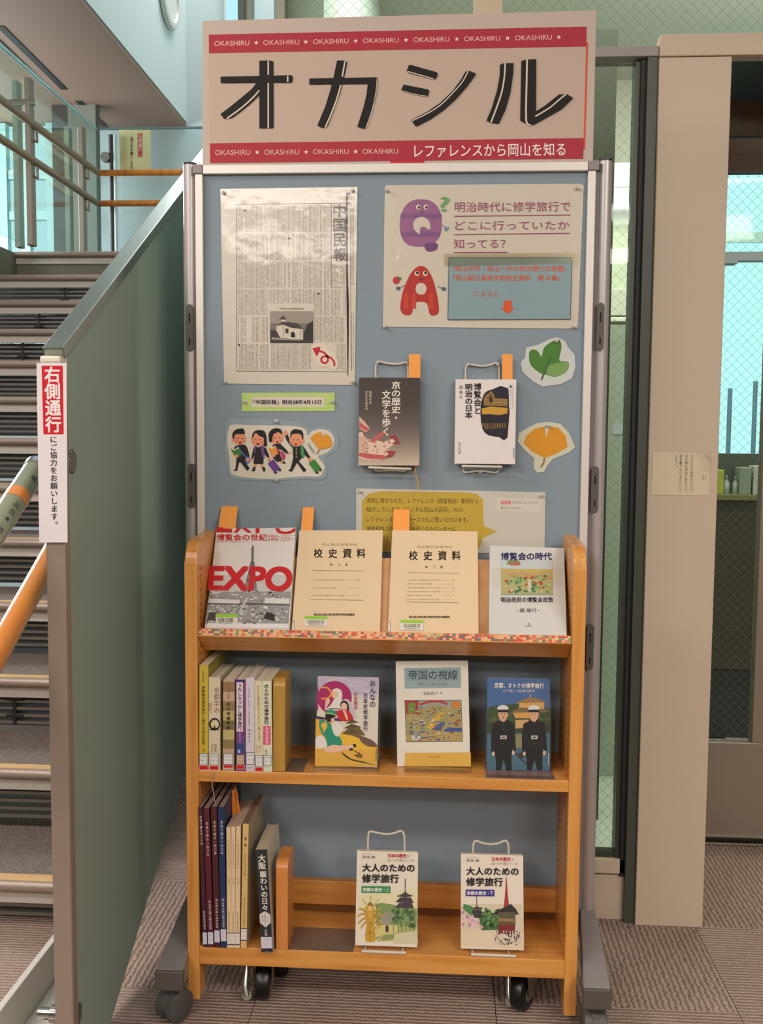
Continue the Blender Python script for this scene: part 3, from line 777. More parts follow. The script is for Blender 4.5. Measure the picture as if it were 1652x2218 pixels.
p = Print((0, TY-.0009, 0), TN, rough=.6, eps=.00004)
RED = (174, 52, 66)
p.poly([(452, 75), (1270, 57.5), (1269, 101), (452.5, 115.5)], RED)
p.poly([(454.5, 310.5), (1264, 299), (1262.5, 343.5), (455, 353)], RED)
PINKT = (236, 190, 182)
def row(y0, y1, xs, sl, stars):
    for x0, x1 in xs:
        k = (x0-464)
        p.text('OKASHIRU', x0, y0+sl*k, x1, y1+sl*k, PINKT, sl=sl)
    for x in stars:
        yy = (y0+y1)/2+sl*(x-464); pts = []
        for i in range(10):
            r = 5.4 if i % 2 == 0 else 2.3; a = -math.pi/2+math.pi*i/5; pts.append((x+r*math.cos(a), yy+r*math.sin(a)))
        p.poly(pts, (240, 214, 202))
row(89, 99.5, [(464, 540), (570, 648), (678, 755), (786, 863), (895, 973), (1005, 1083), (1115, 1195)], -.0186, [555, 662, 770, 879, 989, 1099, 1210])
row(325, 336, [(466, 542), (572, 648), (678, 755), (785, 862)], -.0075, [557, 663, 770])
p.text('レファレンスから岡山を知る', 897, 313, 1224, 341, (246, 226, 216), sl=-.012, bold=.012)
# the four large characters, drawn stroke by stroke
BK = (30, 25, 21); LN = (214, 200, 180)
def Z(x, y, r=2): k = 440/1652.0; return ((430 if r == 1 else 860)+x*k, 20+y*k)
def P1_(pts, c=BK): p.poly([Z(*q, 1) for q in pts], c)
def P2_(pts, c=BK): p.poly([Z(*q, 2) for q in pts], c)
def L1_(pts, wd=3.2): p.stroke([Z(*q, 1) for q in pts], wd, LN, smooth=3)
def L2_(pts, wd=3.2): p.stroke([Z(*q, 2) for q in pts], wd, LN, smooth=3)
# o
P1_([(178, 550), (490, 545), (490, 590), (400, 598), (180, 600)]); P1_([(560, 540), (755, 536), (765, 548), (764, 588), (752, 598), (560, 598)])
P1_([(494, 418), (580, 416), (608, 426), (610, 960), (600, 968), (494, 968)])
P1_([(494, 598), (494, 700), (420, 770), (340, 836), (270, 886), (206, 891), (176, 852), (260, 790), (350, 716), (430, 650), (470, 600)])
P1_([(180, 548), (560, 541), (560, 598), (180, 600)])
L1_([(566, 418), (566, 520), (566, 534)]); L1_([(566, 600), (566, 800), (566, 968)]); L1_([(724, 540), (724, 592)]); L1_([(492, 660), (440, 720), (340, 808), (230, 888)])
# ka
P1_([(900, 563), (1445, 553), (1445, 604), (1380, 608), (900, 612)])
P1_([(1126, 416), (1180, 416), (1208, 428), (1184, 550), (1150, 680), (1100, 820), (1050, 945), (1036, 962), (1000, 964), (965, 945), (1030, 790), (1070, 660), (1100, 540)])
P1_([(1376, 600), (1445, 553), (1458, 556), (1440, 720), (1400, 860), (1360, 968), (1340, 972), (1290, 955), (1340, 800), (1366, 690)])
L1_([(1190, 424), (1176, 500), (1168, 548)]); L1_([(1156, 616), (1120, 740), (1070, 870), (1028, 962)]); L1_([(1452, 560), (1440, 680), (1410, 820), (1358, 970)], 1.6)
# shi
P2_([(95, 455), (110, 452), (322, 512), (331, 526), (318, 560), (300, 573), (90, 516), (76, 500)]); L2_([(84, 506), (190, 536), (298, 568)], 2.2)
P2_([(52, 612), (250, 652), (262, 662), (248, 708), (236, 710), (40, 664), (34, 652)]); L2_([(42, 664), (140, 690), (240, 708)], 1.4)
P2_([(556, 506), (590, 502), (638, 522), (634, 540), (560, 640), (470, 740), (380, 820), (280, 890), (160, 952), (148, 950), (114, 900), (240, 836), (350, 760), (450, 664), (520, 570)])
L2_([(575, 506), (530, 590), (450, 682), (350, 780), (240, 850), (122, 906)], 2.4)
# ru
P2_([(836, 450), (870, 438), (946, 438), (942, 530), (920, 680), (880, 820), (826, 932), (760, 922), (726, 905), (770, 800), (812, 660), (834, 540)])
L2_([(878, 438), (870, 560), (848, 680), (808, 800), (762, 920)], 3.4)
P2_([(1010, 420), (1060, 408), (1130, 406), (1128, 830), (1200, 784), (1316, 692), (1380, 690), (1432, 722), (1340, 812), (1220, 880), (1110, 940), (1060, 936), (1000, 905)])
L2_([(1056, 408), (1052, 600), (1048, 905), (1086, 940)], 3.8); L2_([(1122, 872), (1240, 800), (1330, 724), (1372, 692)], 3)
p.done(ban)

# ================================================================ papers on the board
SHF = BY-.0006
def sheet(name, label, cat, quad, color, coat=.8, rough=.35, bump=.12, group=None, t=.0009, margin=None, bump_scale=9, sm=0):
    """a laminated sheet pinned to the felt; quad/outline in photo pixels"""
    pts = smooth_poly(quad, sm) if sm else quad
    q = [at(x, y, Y=SHF-t) for x, y in pts]
    cx = sum(float(a[0]) for a in q)/len(q); cz = min(float(a[2]) for a in q)
    root = thing(name, label, cat, (cx, BY, cz), group)
    MB().prism([(float(a[0]), SHF-t, float(a[2])) for a in q], (0, t, 0), mat(color, rough, coat=coat, bump=bump, bump_scale=bump_scale)).build('sheet', root)
    return root, Print((0, SHF-t, 0), TN, coat=coat, rough=rough, bump=bump, bump_scale=bump_scale)
M_PIN = mat((206, 202, 192), .15, coat=.6, trans=.25, name='clear_pin')
def pin(px, py, label, r=.0042, group='clear push pins on the blue board'):
    a = at(px, py, Y=BY-.006)
    mb = MB().lathe((float(a[0]), BY-.0016, float(a[2])), (0, -1, 0), [(0, r), (.0015, r), (.0025, r*.55), (.0065, r*.5), (.0075, r*.8), (.0088, r*.8), (.0092, r*.6)], M_PIN, n=16)
    return tag(mb.build('push_pin', smooth=True), label, 'push pin', group)

# --- old newspaper page
news, p = sheet('newspaper_page', 'laminated page of an old Japanese newspaper with small photo, upper left', 'newspaper', [(477, 409), (774, 405), (768, 834), (485, 831)], (206, 195, 178), coat=.4, bump=.10, bump_scale=13)
def NP(x, y): k = 320/1543.0; return (470+x*k, 390+y*k)
INK = (62, 50, 46)
def columns(x0, x1, y0, y1, seed, holes=(), ink=(86, 74, 66), pitch=14.5):
    r = random.Random(seed); x = x0; mbv = []
    L = p.L+1; p.L = L
    vs = []; fs = []
    while x < x1:
        y = y0+r.uniform(0, 10)
        if r.random() < .06: x += pitch; continue
        while y < y1-6:
            h = r.uniform(4, 11)
            if r.random() < .86 and not any(a < x < c and b < y < d for a, b, c, d in holes):
                w_ = r.uniform(4.5, 8.5)
                for (dx0, dx1, dy0, dy1) in ((-w_/2, w_/2, 0, h*.28), (-1.5, 1.7, h*.2, h*.9)) if r.random() < .6 else ((-w_/2, w_/2, h*.1, h*.42), (-w_/2, w_*.3, h*.6, h*.86)):
                    o = len(vs); vs += [NP(x+dx0, y+dy0), NP(x+dx1, y+dy0), NP(x+dx1, y+dy1), NP(x+dx0, y+dy1)]; fs.append((o, o+1, o+2, o+3))
            y += h+r.uniform(1.0, 2.6)
        x += pitch
    if vs: p.mb.add(p.pts(vs, layer=L), fs, p.m(ink))
hol = [(1195, 240, 1350, 1110), (540, 1285, 1015, 1710), (680, 690, 790, 840), (980, 1700, 1240, 1990)]
for i, (ya, yb) in enumerate(((265, 545), (560, 838), (850, 1128), (1138, 1415), (1425, 1700), (1712, 1985))):
    columns(222, 1342, ya, yb, 10+i, hol)
columns(1400, 1428, 260, 1100, 77, ink=(120, 106, 96), pitch=12); columns(1405, 1425, 1380, 1990, 78, pitch=16)
columns(1205, 1340, 880, 1100, 79, ink=(100, 88, 78))
for a, b, wd in ((( 205, 255), (205, 1995), .9), ((205, 255), (1385, 240), .9), ((205, 1995), (1365, 2003), 1.1), ((1192, 245), (1192, 1115), .7), ((1192, 1115), (1370, 1115), .7), ((1388, 240), (1400, 2000), .5)):
    p.stroke([NP(*a), NP(*b)], wd, INK)
p.poly([NP(1348, 130), NP(1392, 130), NP(1392, 150), NP(1362, 158), NP(1362, 900), NP(1376, 1300), NP(1374, 1720), NP(1370, 2040), NP(1362, 2040), NP(1352, 1300), NP(1345, 640)], (34, 28, 34))
for ch, yc in (('中', 320), ('国', 470), ('民', 625), ('報', 775)):
    a = NP(1215, yc-66); b = NP(1342, yc+66); p.text(ch, a[0], a[1], b[0], b[1], (112, 100, 94), bold=.02)
for x, y in ((288, 318), (752, 608), (1060, 1186), (228, 1722)):
    q = NP(x, y); p.ell(q[0], q[1], 1.9, 2.2, (40, 32, 30))
a = NP(554, 1370); b = NP(1003, 1700)
p.rect(a[0], a[1], b[0], b[1], (122, 112, 104))
a_ = NP(556, 1372); p.rect(a_[0], a_[1], b[0]-.5, a_[1]+26, (152, 142, 130))
def NQ(*pts): return [NP(*q) for q in pts]
p.poly(NQ((620, 1520), (690, 1500), (870, 1540), (895, 1560), (895, 1670), (770, 1660), (640, 1640), (620, 1580)), (206, 194, 176))
p.poly(NQ((610, 1525), (660, 1495), (700, 1490), (740, 1480), (800, 1490), (850, 1500), (900, 1560), (760, 1540), (690, 1510)), (70, 62, 58))
p.poly(NQ((650, 1450), (690, 1415), (725, 1450), (712, 1490), (668, 1490)), (76, 66, 62)); p.poly(NQ((660, 1458), (718, 1458), (715, 1480), (668, 1480)), (196, 184, 168))
p.poly(NQ((770, 1640), (770, 1600), (790, 1580), (812, 1600), (815, 1645)), (24, 20, 20)); p.poly(NQ((712, 1550), (745, 1552), (745, 1600), (714, 1600)), (60, 52, 50))
p.stroke(NQ((690, 1500), (690, 1640)), .8, (50, 44, 42)); p.stroke(NQ((870, 1560), (870, 1650)), .8, (50, 44, 42))
p.poly(NQ((900, 1700), (905, 1600), (940, 1510), (985, 1480), (1002, 1470), (1002, 1700)), (46, 42, 40)); p.poly(NQ((556, 1560), (620, 1575), (660, 1650), (900, 1672), (1002, 1672), (1002, 1700), (556, 1700)), (58, 52, 48))
p.poly(NQ((570, 1640), (760, 1660), (890, 1660), (890, 1676), (570, 1668)), (150, 140, 128))
p.text('舘売拍 紀念博覧会場', *NP(655, 1333), *NP(905, 1352), (90, 78, 70))
# --- red looping arrow cut-out stuck on the newspaper
q = [NP(*v) for v in ((985, 1740), (1010, 1712), (1080, 1706), (1130, 1740), (1200, 1800), (1250, 1870), (1262, 1920), (1245, 1970), (1200, 1976), (1150, 1950), (1080, 1950), (1045, 1900), (1000, 1820))]
arr, pa = sheet('arrow_sticker', 'cream cut-out sticker with a red looping arrow on the newspaper', 'sticker', q, (216, 202, 184), coat=.6, bump=None, t=.0016, sm=3)
AR = (190, 32, 50)
pa.stroke(NQ((1050, 1780), (1110, 1800), (1150, 1840), (1155, 1890), (1120, 1912), (1090, 1890), (1095, 1855), (1140, 1840), (1190, 1860), (1220, 1900), (1226, 1942)), 4.4, AR, smooth=5)
pa.poly(NQ((994, 1757), (1082, 1738), (1068, 1790), (1040, 1845)), AR); pa.done(arr)
p.done(news)
for (x, y, l) in ((484, 417, 'top left'), (764, 412, 'top right'), (488, 827, 'bottom left'), (763, 827, 'bottom right')):
    pin(x, y, 'clear push pin at the %s corner of the newspaper page' % l)

# --- Q and A poster
qa, p = sheet('question_poster', 'laminated poster with purple letter Q and red letter A, upper right', 'poster', [(833, 404), (838, 401), (1258, 398), (1264, 402), (1251, 712), (829, 708)], (206, 195, 178), coat=.4, bump=.14, bump_scale=13)
def QP(x, y): k = 460/1652.0; return (820+x*k, 390+y*k)
def QQ(*pts): return [QP(*v) for v in pts]
PU = (150, 96, 134); DP = (128, 84, 128); OR = (204, 92, 52); TX = (152, 66, 104)
PAP = (206, 195, 178)
p.poly(QQ((330, 150), (400, 160), (460, 210), (488, 290), (490, 380), (470, 450), (440, 488), (457, 515), (450, 545), (400, 560), (365, 545), (355, 520), (290, 520), (220, 500), (180, 450), (164, 380), (168, 290), (200, 210), (260, 160)), PU, smooth=4)
p.poly(QQ((172, 260), (488, 262), (490, 300), (166, 300)), DP); p.poly(QQ((168, 400), (482, 400), (474, 440), (178, 442)), DP); p.poly(QQ((365, 495), (450, 490), (456, 530), (400, 556), (362, 540)), (110, 70, 118), smooth=3)
p.poly(QQ((335, 286), (385, 310), (402, 360), (392, 386), (352, 362), (322, 376), (318, 420), (282, 392), (268, 350), (285, 305)), PAP, smooth=4)
for ex in (308, 366):
    p.ell(*QP(ex, 210), 4.9, 5.2, (226, 214, 190)); p.ell(*QP(ex+5, 212), 2.9, 3.2, (64, 54, 60))
p.ell(*QP(338, 252), 1.9, 3.4, (104, 56, 96))
p.stroke(QQ((492, 348), (520, 368)), 2.4, (120, 140, 150)); p.poly(QQ((510, 372), (540, 366), (548, 380), (524, 402), (510, 390)), (120, 138, 146), smooth=3)
p.text('?', *QP(484, 134), *QP(549, 246), (112, 158, 104), bold=.02)
p.poly(QQ((328, 668), (375, 690), (420, 770), (455, 900), (468, 1000), (455, 1045), (400, 1048), (370, 956), (280, 956), (255, 1040), (200, 1048), (168, 1000), (185, 880), (230, 760), (280, 690)), (178, 48, 42), smooth=4)
for x0, w_ in ((196, 30), (262, 24), (392, 30)):
    p.poly(QQ((x0, 880), (x0+w_, 880), (x0+w_+4, 1000), (x0-4, 1000)), (196, 66, 44))
p.poly(QQ((328, 800), (358, 812), (372, 846), (356, 884), (328, 890), (298, 880), (286, 846), (300, 810)), PAP, smooth=4)
for ex in (298, 362):
    p.ell(*QP(ex, 726), 5.4, 5.4, (230, 210, 180)); p.ell(*QP(ex+3, 722), 3.3, 3.6, (58, 44, 46))
p.ell(*QP(332, 770), 5, 2.8, (110, 44, 40))
p.stroke(QQ((205, 818), (165, 838)), 2, (120, 130, 138)); p.poly(QQ((136, 850), (142, 828), (168, 836), (160, 858)), (84, 90, 98), smooth=3)
p.stroke(QQ((455, 826), (492, 842)), 2, (120, 130, 138)); p.poly(QQ((490, 856), (492, 836), (514, 834), (524, 852), (506, 862)), (84, 90, 98), smooth=3)
p.ell(*QP(137, 780), 7.6, 8.2, (186, 44, 58)); p.poly(QQ((150, 764), (168, 756), (180, 766), (162, 776)), (60, 120, 60), smooth=2); p.stroke(QQ((148, 768), (152, 746)), 1.2, (40, 50, 30))
p.text('明治時代に修学旅行で', *QP(592, 170), *QP(1490, 248), TX, sl=-.005)
p.text('どこに行っていたか', *QP(594, 318), *QP(1482, 390), TX, sl=-.004)
p.text('知ってる？', *QP(584, 460), *QP(985, 532), TX, sl=-.004)
for (x0, y0, x1, y1) in ((586, 281, 1490, 271), (582, 424, 1488, 413), (580, 563, 1000, 561)):
    p.stroke([QP(x0, y0), QP(x1, y1)], 1.7, TX)
# pasted card
card = [at(*QP(*v), Y=SHF-.0024) for v in ((546, 603), (1502, 603), (1490, 1083), (538, 1086))]
MB().prism([(float(a[0]), SHF-.0028, float(a[2])) for a in card], (0, .0018, 0), mat((128, 154, 160), .35, coat=.4, bump=.14, bump_scale=13)).build('blue_card', qa)
p2 = Print((0, SHF-.0028, 0), TN, coat=.4, rough=.35, bump=.14, bump_scale=13)
for a, b in (((546, 603), (1502, 603)), ((1502, 603), (1490, 1083)), ((1490, 1083), (538, 1086)), ((538, 1086), (546, 603))): p2.stroke([QP(*a), QP(*b)], 1.2, (58, 72, 78))
p2.text('「岡山中学・岡山一中の修学旅行の実態」', *QP(576, 666), *QP(1456, 712), OR, bold=.015)
p2.text('『岡山朝日高等学校校史資料', *QP(576, 738), *QP(1182, 784), OR, bold=.015); p2.text('第４集』', *QP(1238, 738), *QP(1412, 782), OR, bold=.015)
p2.text('によると', *QP(738, 860), *QP(934, 906), OR); 
for x in (966, 1020, 1074): p2.ell(*QP(x, 882), .8, .8, (90, 84, 84))
p2.poly(QQ((974, 938), (1034, 938), (1034, 996), (1056, 996), (1002, 1042), (948, 996), (972, 996)), (214, 84, 44))
p2.done(qa); p.done(qa)
tp = MB()
for poly in (((508, 574), (1548, 560), (1542, 652), (508, 672)),):
    a = [at(*QP(*v), Y=SHF-.0031) for v in poly]; tp.prism([(float(v[0]), SHF-.0032, float(v[2])) for v in a], (0, .0003, 0), glass_mat('clear_tape', (250, 247, 240), .06, .15))
tp.build('tape_strip', qa)
for (x, y, l) in ((838, 412, 'top left'), (1251, 407, 'top right'), (833, 707, 'bottom left'), (1244, 707, 'bottom right')):
    pin(x, y, 'clear push pin at the %s corner of the letter poster' % l)

# --- green date strip
gs, p = sheet('date_strip', 'lime green strip with a printed date under the newspaper page', 'label', [(523, 851), (725, 850.5), (725, 890.5), (523.5, 891)], (180, 204, 112), coat=.1, bump=None)
def GP(x, y): k = 260/1652.0; return (480+x*k, 840+y*k)
p.poly([GP(412, 126), GP(1414, 126), GP(1412, 262), GP(414, 264)], (212, 200, 184))
p.text('「中国民報」明治28年4月13日', *GP(436, 166), *GP(1368, 228), (22, 18, 18), bold=.035)
p.done(gs)
pin(529, 870, 'clear push pin at the left end of the green date strip'); pin(719.5, 870, 'clear push pin at the right end of the green date strip')

# --- cut-out with students
def GQ(*pts): return [GP(*v) for v in pts]
film, _ = sheet('student_cutout', 'laminated cut-out of four students in black uniforms walking on a trip', 'cut-out', GQ((60, 480), (180, 420), (750, 440), (1100, 480), (1230, 560), (1400, 520), (1580, 620), (1600, 840), (1420, 960), (1460, 1130), (1400, 1260), (1180, 1260), (600, 1275), (180, 1255), (90, 1160), (40, 900), (40, 700)), (140, 154, 162), coat=.9, bump=None, t=.0006, sm=3)
MB().prism([(float(v[0]), SHF-.0012, float(v[2])) for v in [at(*q, Y=SHF) for q in smooth_poly(GQ((150, 505), (400, 515), (750, 518), (980, 525), (1100, 545), (1160, 585), (1185, 660), (1240, 600), (1320, 572), (1420, 572), (1510, 620), (1550, 720), (1530, 820), (1430, 900), (1330, 948), (1410, 1060), (1400, 1150), (1340, 1220), (1100, 1220), (700, 1252), (400, 1240), (200, 1210), (125, 1165), (112, 1000), (85, 800), (78, 680), (100, 560)), 3)]], (0, .0006, 0), mat((214, 204, 186), .4, coat=.6)).build('paper', film)
p = Print((0, SHF-.0012, 0), TN, coat=.5, rough=.4)
SK = (226, 150, 112); HB = (24, 20, 20); UB = (30, 27, 30); MO = (150, 30, 40)
def face(cx, cy, r, hair, ear, ex):
    p.ell(*GP(cx, cy), r*.157*.95, r*.157*.86, SK, n=24); p.ell(*GP(ear, cy+14), 3.6, 4.4, SK)
    p.poly(GQ(*hair), HB, smooth=3)
    for x in ex: p.stroke(GQ((x-14, cy+4), (x, cy-12), (x+14, cy+4)), 1.2, (50, 30, 26))
    p.poly(GQ((ex[0]+14, cy+46), (ex[1]-12, cy+46), (ex[1]-20, cy+74), (ex[0]+24, cy+74)), MO, smooth=3)
    for x in ex: p.ell(*GP(x+(-22 if x == ex[0] else 20), cy+34), 3, 2.2, (222, 120, 100))
# boy one with green book
p.poly(GQ((190, 800), (260, 780), (330, 790), (370, 880), (384, 975), (340, 985), (300, 960), (260, 940), (210, 940), (170, 850)), UB, smooth=2)
p.stroke(GQ((200, 800), (300, 920), (330, 960)), 4, (76, 106, 150)); p.poly(GQ((330, 950), (385, 960), (388, 1030), (345, 1046), (330, 1010)), (86, 116, 176), smooth=3)
p.poly(GQ((205, 935), (320, 935), (330, 1020), (385, 1110), (350, 1146), (262, 1030), (240, 1030), (212, 1145), (160, 1140), (190, 1110), (200, 1000)), UB)
p.poly(GQ((120, 830), (170, 862), (240, 826), (276, 910), (250, 940), (178, 948)), (58, 128, 52)); p.poly(GQ((124, 826), (170, 850), (238, 818), (242, 830), (172, 866)), (226, 216, 196)); p.ell(*GP(205, 940), 4.4, 3.6, SK); p.ell(*GP(356, 992), 3.6, 4, SK)
face(245, 700, 100, ((150, 690), (148, 630), (185, 580), (240, 562), (300, 566), (318, 610), (310, 640), (230, 636), (180, 650), (170, 700)), 158, (222, 284))
# girl one
p.poly(GQ((450, 800), (500, 820), (560, 800), (610, 830), (660, 950), (630, 965), (580, 900), (575, 1050), (435, 1048), (452, 920), (430, 980), (404, 975), (430, 860)), UB, smooth=1)
p.stroke(GQ((455, 800), (460, 900)), 3, (108, 70, 124)); p.poly(GQ((535, 800), (575, 800), (588, 900), (590, 970), (562, 960), (545, 880)), (112, 74, 130), smooth=2)
p.stroke(GQ((465, 1050), (452, 1100)), 5.5, SK); p.stroke(GQ((548, 1050), (566, 1100)), 5.5, SK)
p.poly(GQ((430, 1090), (470, 1092), (455, 1150), (404, 1142), (425, 1125)), HB); p.poly(GQ((548, 1095), (588, 1088), (606, 1130), (580, 1162), (565, 1130)), HB)
p.ell(*GP(408, 992), 3.2, 3.4, SK); p.ell(*GP(655, 975), 4, 4, SK)
p.poly(GQ((560, 640), (606, 640), (618, 700), (624, 800), (580, 800), (560, 740)), HB, smooth=2)
face(500, 716, 104, ((424, 700), (420, 650), (450, 600), (520, 580), (590, 600), (614, 680), (600, 760), (575, 740), (578, 690), (520, 665), (470, 620), (440, 660)), 588, (462, 528))
# girl two with orange book
p.poly(GQ((700, 780), (800, 765), (870, 830), (920, 890), (905, 915), (830, 860), (790, 840), (800, 920), (834, 1000), (810, 1015), (760, 1018), (708, 970), (720, 900)), UB, smooth=1)
p.stroke(GQ((710, 780), (820, 900)), 3, (180, 60, 90)); p.poly(GQ((800, 880), (850, 885), (876, 930), (866, 985), (836, 985)), (192, 60, 104), smooth=3)
p.poly(GQ((636, 820), (690, 830), (740, 805), (780, 905), (730, 930), (686, 925)), (226, 146, 48)); p.poly(GQ((636, 816), (690, 826), (740, 800), (744, 812), (690, 840)), (226, 216, 196))
p.poly(GQ((790, 1010), (835, 1010), (845, 1040), (800, 1040)), SK); p.poly(GQ((840, 1008), (862, 1008), (882, 1045), (842, 1040)), HB); p.ell(*GP(714, 930), 4.6, 3.6, SK); p.stroke(GQ((905, 900), (950, 895)), 2.6, SK)
face(756, 690, 96, ((650, 720), (646, 640), (680, 580), (750, 556), (815, 575), (832, 640), (780, 612), (720, 636), (700, 680), (690, 745), (655, 740)), 686, (736, 796))
# boy two waving
p.poly(GQ((870, 655), (905, 645), (950, 740), (990, 790), (1110, 790), (1160, 860), (1220, 960), (1195, 975), (1110, 890), (1105, 960), (1060, 1010), (1165, 1130), (1130, 1165), (1035, 1030), (965, 1155), (914, 1140), (950, 1110), (985, 960), (975, 830), (890, 720)), UB)
p.poly(GQ((972, 800), (985, 800), (985, 880), (974, 880)), (70, 140, 84)); p.poly(GQ((1090, 795), (1118, 800), (1138, 930), (1118, 968), (1098, 940), (1085, 860)), (70, 140, 84), smooth=2)
for y in (842, 880, 915, 950): p.ell(*GP(1027, y), 1.6, 1.6, (190, 160, 80))
p.ell(*GP(876, 622), 5, 5.2, SK); p.ell(*GP(1222, 985), 4.4, 4.6, SK)
face(1028, 720, 104, ((950, 700), (946, 620), (990, 572), (1060, 575), (1110, 600), (1124, 680), (1112, 720), (1098, 660), (1060, 630), (990, 632), (962, 640)), 1112, (988, 1050))
# suitcases
p.poly(GQ((632, 1042), (712, 982), (806, 1110), (724, 1166)), (104, 60, 132)); p.ell(*GP(742, 1166), 3, 2.4, HB); p.ell(*GP(800, 1132), 2.6, 2.6, HB); p.stroke(GQ((640, 990), (668, 1015)), 1.2, HB)
p.poly(GQ((1196, 1042), (1276, 982), (1368, 1106), (1292, 1168)), (58, 132, 56)); p.ell(*GP(1310, 1164), 3, 2.6, HB); p.ell(*GP(1358, 1130), 2.6, 2.6, HB); p.stroke(GQ((1200, 1000), (1222, 1018)), 1.2, HB)
# ginkgo leaf of the cut-out
p.poly(GQ((1220, 690), (1270, 640), (1330, 612), (1372, 610), (1382, 696), (1424, 630), (1480, 660), (1516, 740), (1518, 800), (1440, 830), (1345, 848), (1290, 790)), (220, 148, 40))
p.stroke(GQ((1340, 846), (1330, 880), (1306, 914)), 2, (140, 96, 44)); p.poly(GQ((1185, 748), (1270, 870), (1272, 905), (1250, 890), (1195, 800)), (140, 150, 156))
p.done(film)
pin(*GP(750, 458), 'clear push pin above the cut-out of students', .0046); pin(*GP(750, 1266), 'clear push pin below the cut-out of students', .0046)

# --- green leaf and ginkgo cut-outs
def BP(x, y): k = 500/1652.0; return (760+x*k, 720+y*k)
def BQ(*pts): return [BP(*v) for v in pts]
lf, p = sheet('leaf_cutout', 'laminated cut-out of a green three lobed leaf at the right edge', 'cut-out', BQ((1252, 110), (1345, 86), (1420, 50), (1470, 34), (1530, 60), (1556, 110), (1600, 160), (1606, 250), (1580, 330), (1500, 370), (1370, 388), (1300, 350), (1225, 280), (1215, 215), (1245, 180)), (200, 204, 198), coat=.9, bump=.2, bump_scale=14)
p.poly(BQ((1280, 130), (1330, 128), (1362, 172), (1380, 110), (1430, 70), (1490, 52), (1506, 110), (1490, 200), (1545, 208), (1560, 240), (1530, 290), (1460, 318), (1390, 302), (1350, 290), (1290, 240), (1274, 190)), (72, 124, 44), smooth=3)
p.poly(BQ((1420, 235), (1545, 210), (1556, 245), (1520, 295), (1460, 314), (1400, 296)), (122, 158, 86), smooth=3)
p.stroke(BQ((1432, 170), (1400, 250), (1362, 340)), 4, (66, 96, 62)); p.done(lf)
pin(*BP(1470, 60), 'clear push pin on top of the green leaf cut-out')
gk, p = sheet('ginkgo_cutout', 'laminated cut-out of an orange ginkgo leaf under the green leaf', 'cut-out', BQ((1200, 720), (1270, 680), (1330, 650), (1410, 640), (1500, 655), (1560, 720), (1604, 820), (1560, 860), (1440, 910), (1400, 960), (1380, 1000), (1330, 1004), (1305, 970), (1308, 900), (1230, 830), (1190, 780)), (204, 202, 180), coat=.7, bump=.1)
p.poly(BQ((1234, 792), (1255, 740), (1310, 690), (1384, 674), (1396, 752), (1418, 676), (1480, 680), (1536, 740), (1550, 820), (1470, 868), (1384, 900), (1290, 850)), (216, 146, 34))
p.stroke(BQ((1384, 898), (1378, 935), (1358, 966)), 3.2, (134, 98, 40)); p.done(gk)
pin(*BP(1410, 666), 'clear push pin on top of the orange ginkgo cut-out', .0046)

# --- yellow speech bubble notice, partly behind the books
sp, p = sheet('speech_notice', 'laminated notice with mustard speech bubble behind the top shelf books', 'notice', [(771, 1058), (1181, 1066), (1179, 1200), (771, 1194)], (204, 198, 184), coat=.4, bump=.05)
def SP(x, y): k = 530/1652.0; return (760+x*k, 1050+y*k)
def SQ(*pts): return [SP(*v) for v in pts]
p.poly(SQ((74, 110), (120, 60), (200, 44), (760, 50), (850, 62), (890, 100), (895, 276), (984, 316), (892, 360), (870, 420), (840, 455), (74, 445)), (196, 166, 66))
SB = (52, 44, 38)
p.text('実際に寄せられた、レファレンス（調査相談）事例から', *SP(108, 88), *SP(858, 124), SB, sl=.006)
p.text('紹介しています「デジタル岡山大百科」', *SP(106, 148), *SP(665, 184), SB, sl=.004); p.text('内の', *SP(694, 156), *SP(752, 184), SB)
p.text('レファレンスデータベースでもご覧いただけます。', *SP(106, 216), *SP(792, 250), SB, sl=.004)
p.text('調査相談されたい方はお近くのカウンターに', *SP(106, 280), *SP(706, 312), SB, sl=.003); p.text('お声がけください。', *SP(106, 344), *SP(420, 374), SB)
p.poly(SQ((984, 88), (1284, 98), (1280, 186), (980, 178)), (212, 206, 192)); p.text('の表示のないものは', *SP(1088, 110), *SP(1258, 130), (120, 112, 104)); p.text('貸出ができます。', *SP(1010, 148), *SP(1150, 166), (110, 102, 96))
p.rect(*SP(1012, 108), *SP(1078, 132), (206, 74, 84)); p.rect(*SP(1016, 112), *SP(1074, 128), (228, 180, 176)); p.text('館内利用', *SP(1022, 114), *SP(1068, 126), (206, 74, 84))
p.done(sp)
pin(*SP(60, 44), 'clear push pin at the top left corner of the bubble notice'); pin(*SP(1288, 72), 'clear push pin at the top right corner of the bubble notice')

# --- child safety notice on the door jamb
JYp = 2.3595
qs = [at(*q, Y=JYp) for q in ((1413, 979), (1538, 983), (1534, 1073), (1410, 1072))]
kn = thing('safety_notice', 'small curling cream notice with vertical text stuck on the door jamb', 'notice', qs[3])
mb = MB(); nx = 8
a = [np.array(v) for v in qs]; vs = []
for j in range(5):
    for i in range(nx+1):
        u_, v_ = i/nx, j/4
        pt = (a[0]*(1-u_)+a[1]*u_)*(1-v_)+(a[3]*(1-u_)+a[2]*u_)*v_
        lift = .010*max(0, u_-.8)/.2*max(0, .35-v_)/.35
        vs.append((pt[0]-lift*.3, JYp-.0004-lift, pt[2]-lift*.4))
fs = [(j*(nx+1)+i, j*(nx+1)+i+1, (j+1)*(nx+1)+i+1, (j+1)*(nx+1)+i) for j in range(4) for i in range(nx)]
mb.add(vs, fs, mat((214, 196, 168), .5, coat=.2)); o = mb.build('sheet', kn); md = o.modifiers.new('thickness', 'SOLIDIFY'); md.thickness = .0003
p = Print((0, JYp-.0006, 0), TN, eps=.0001)
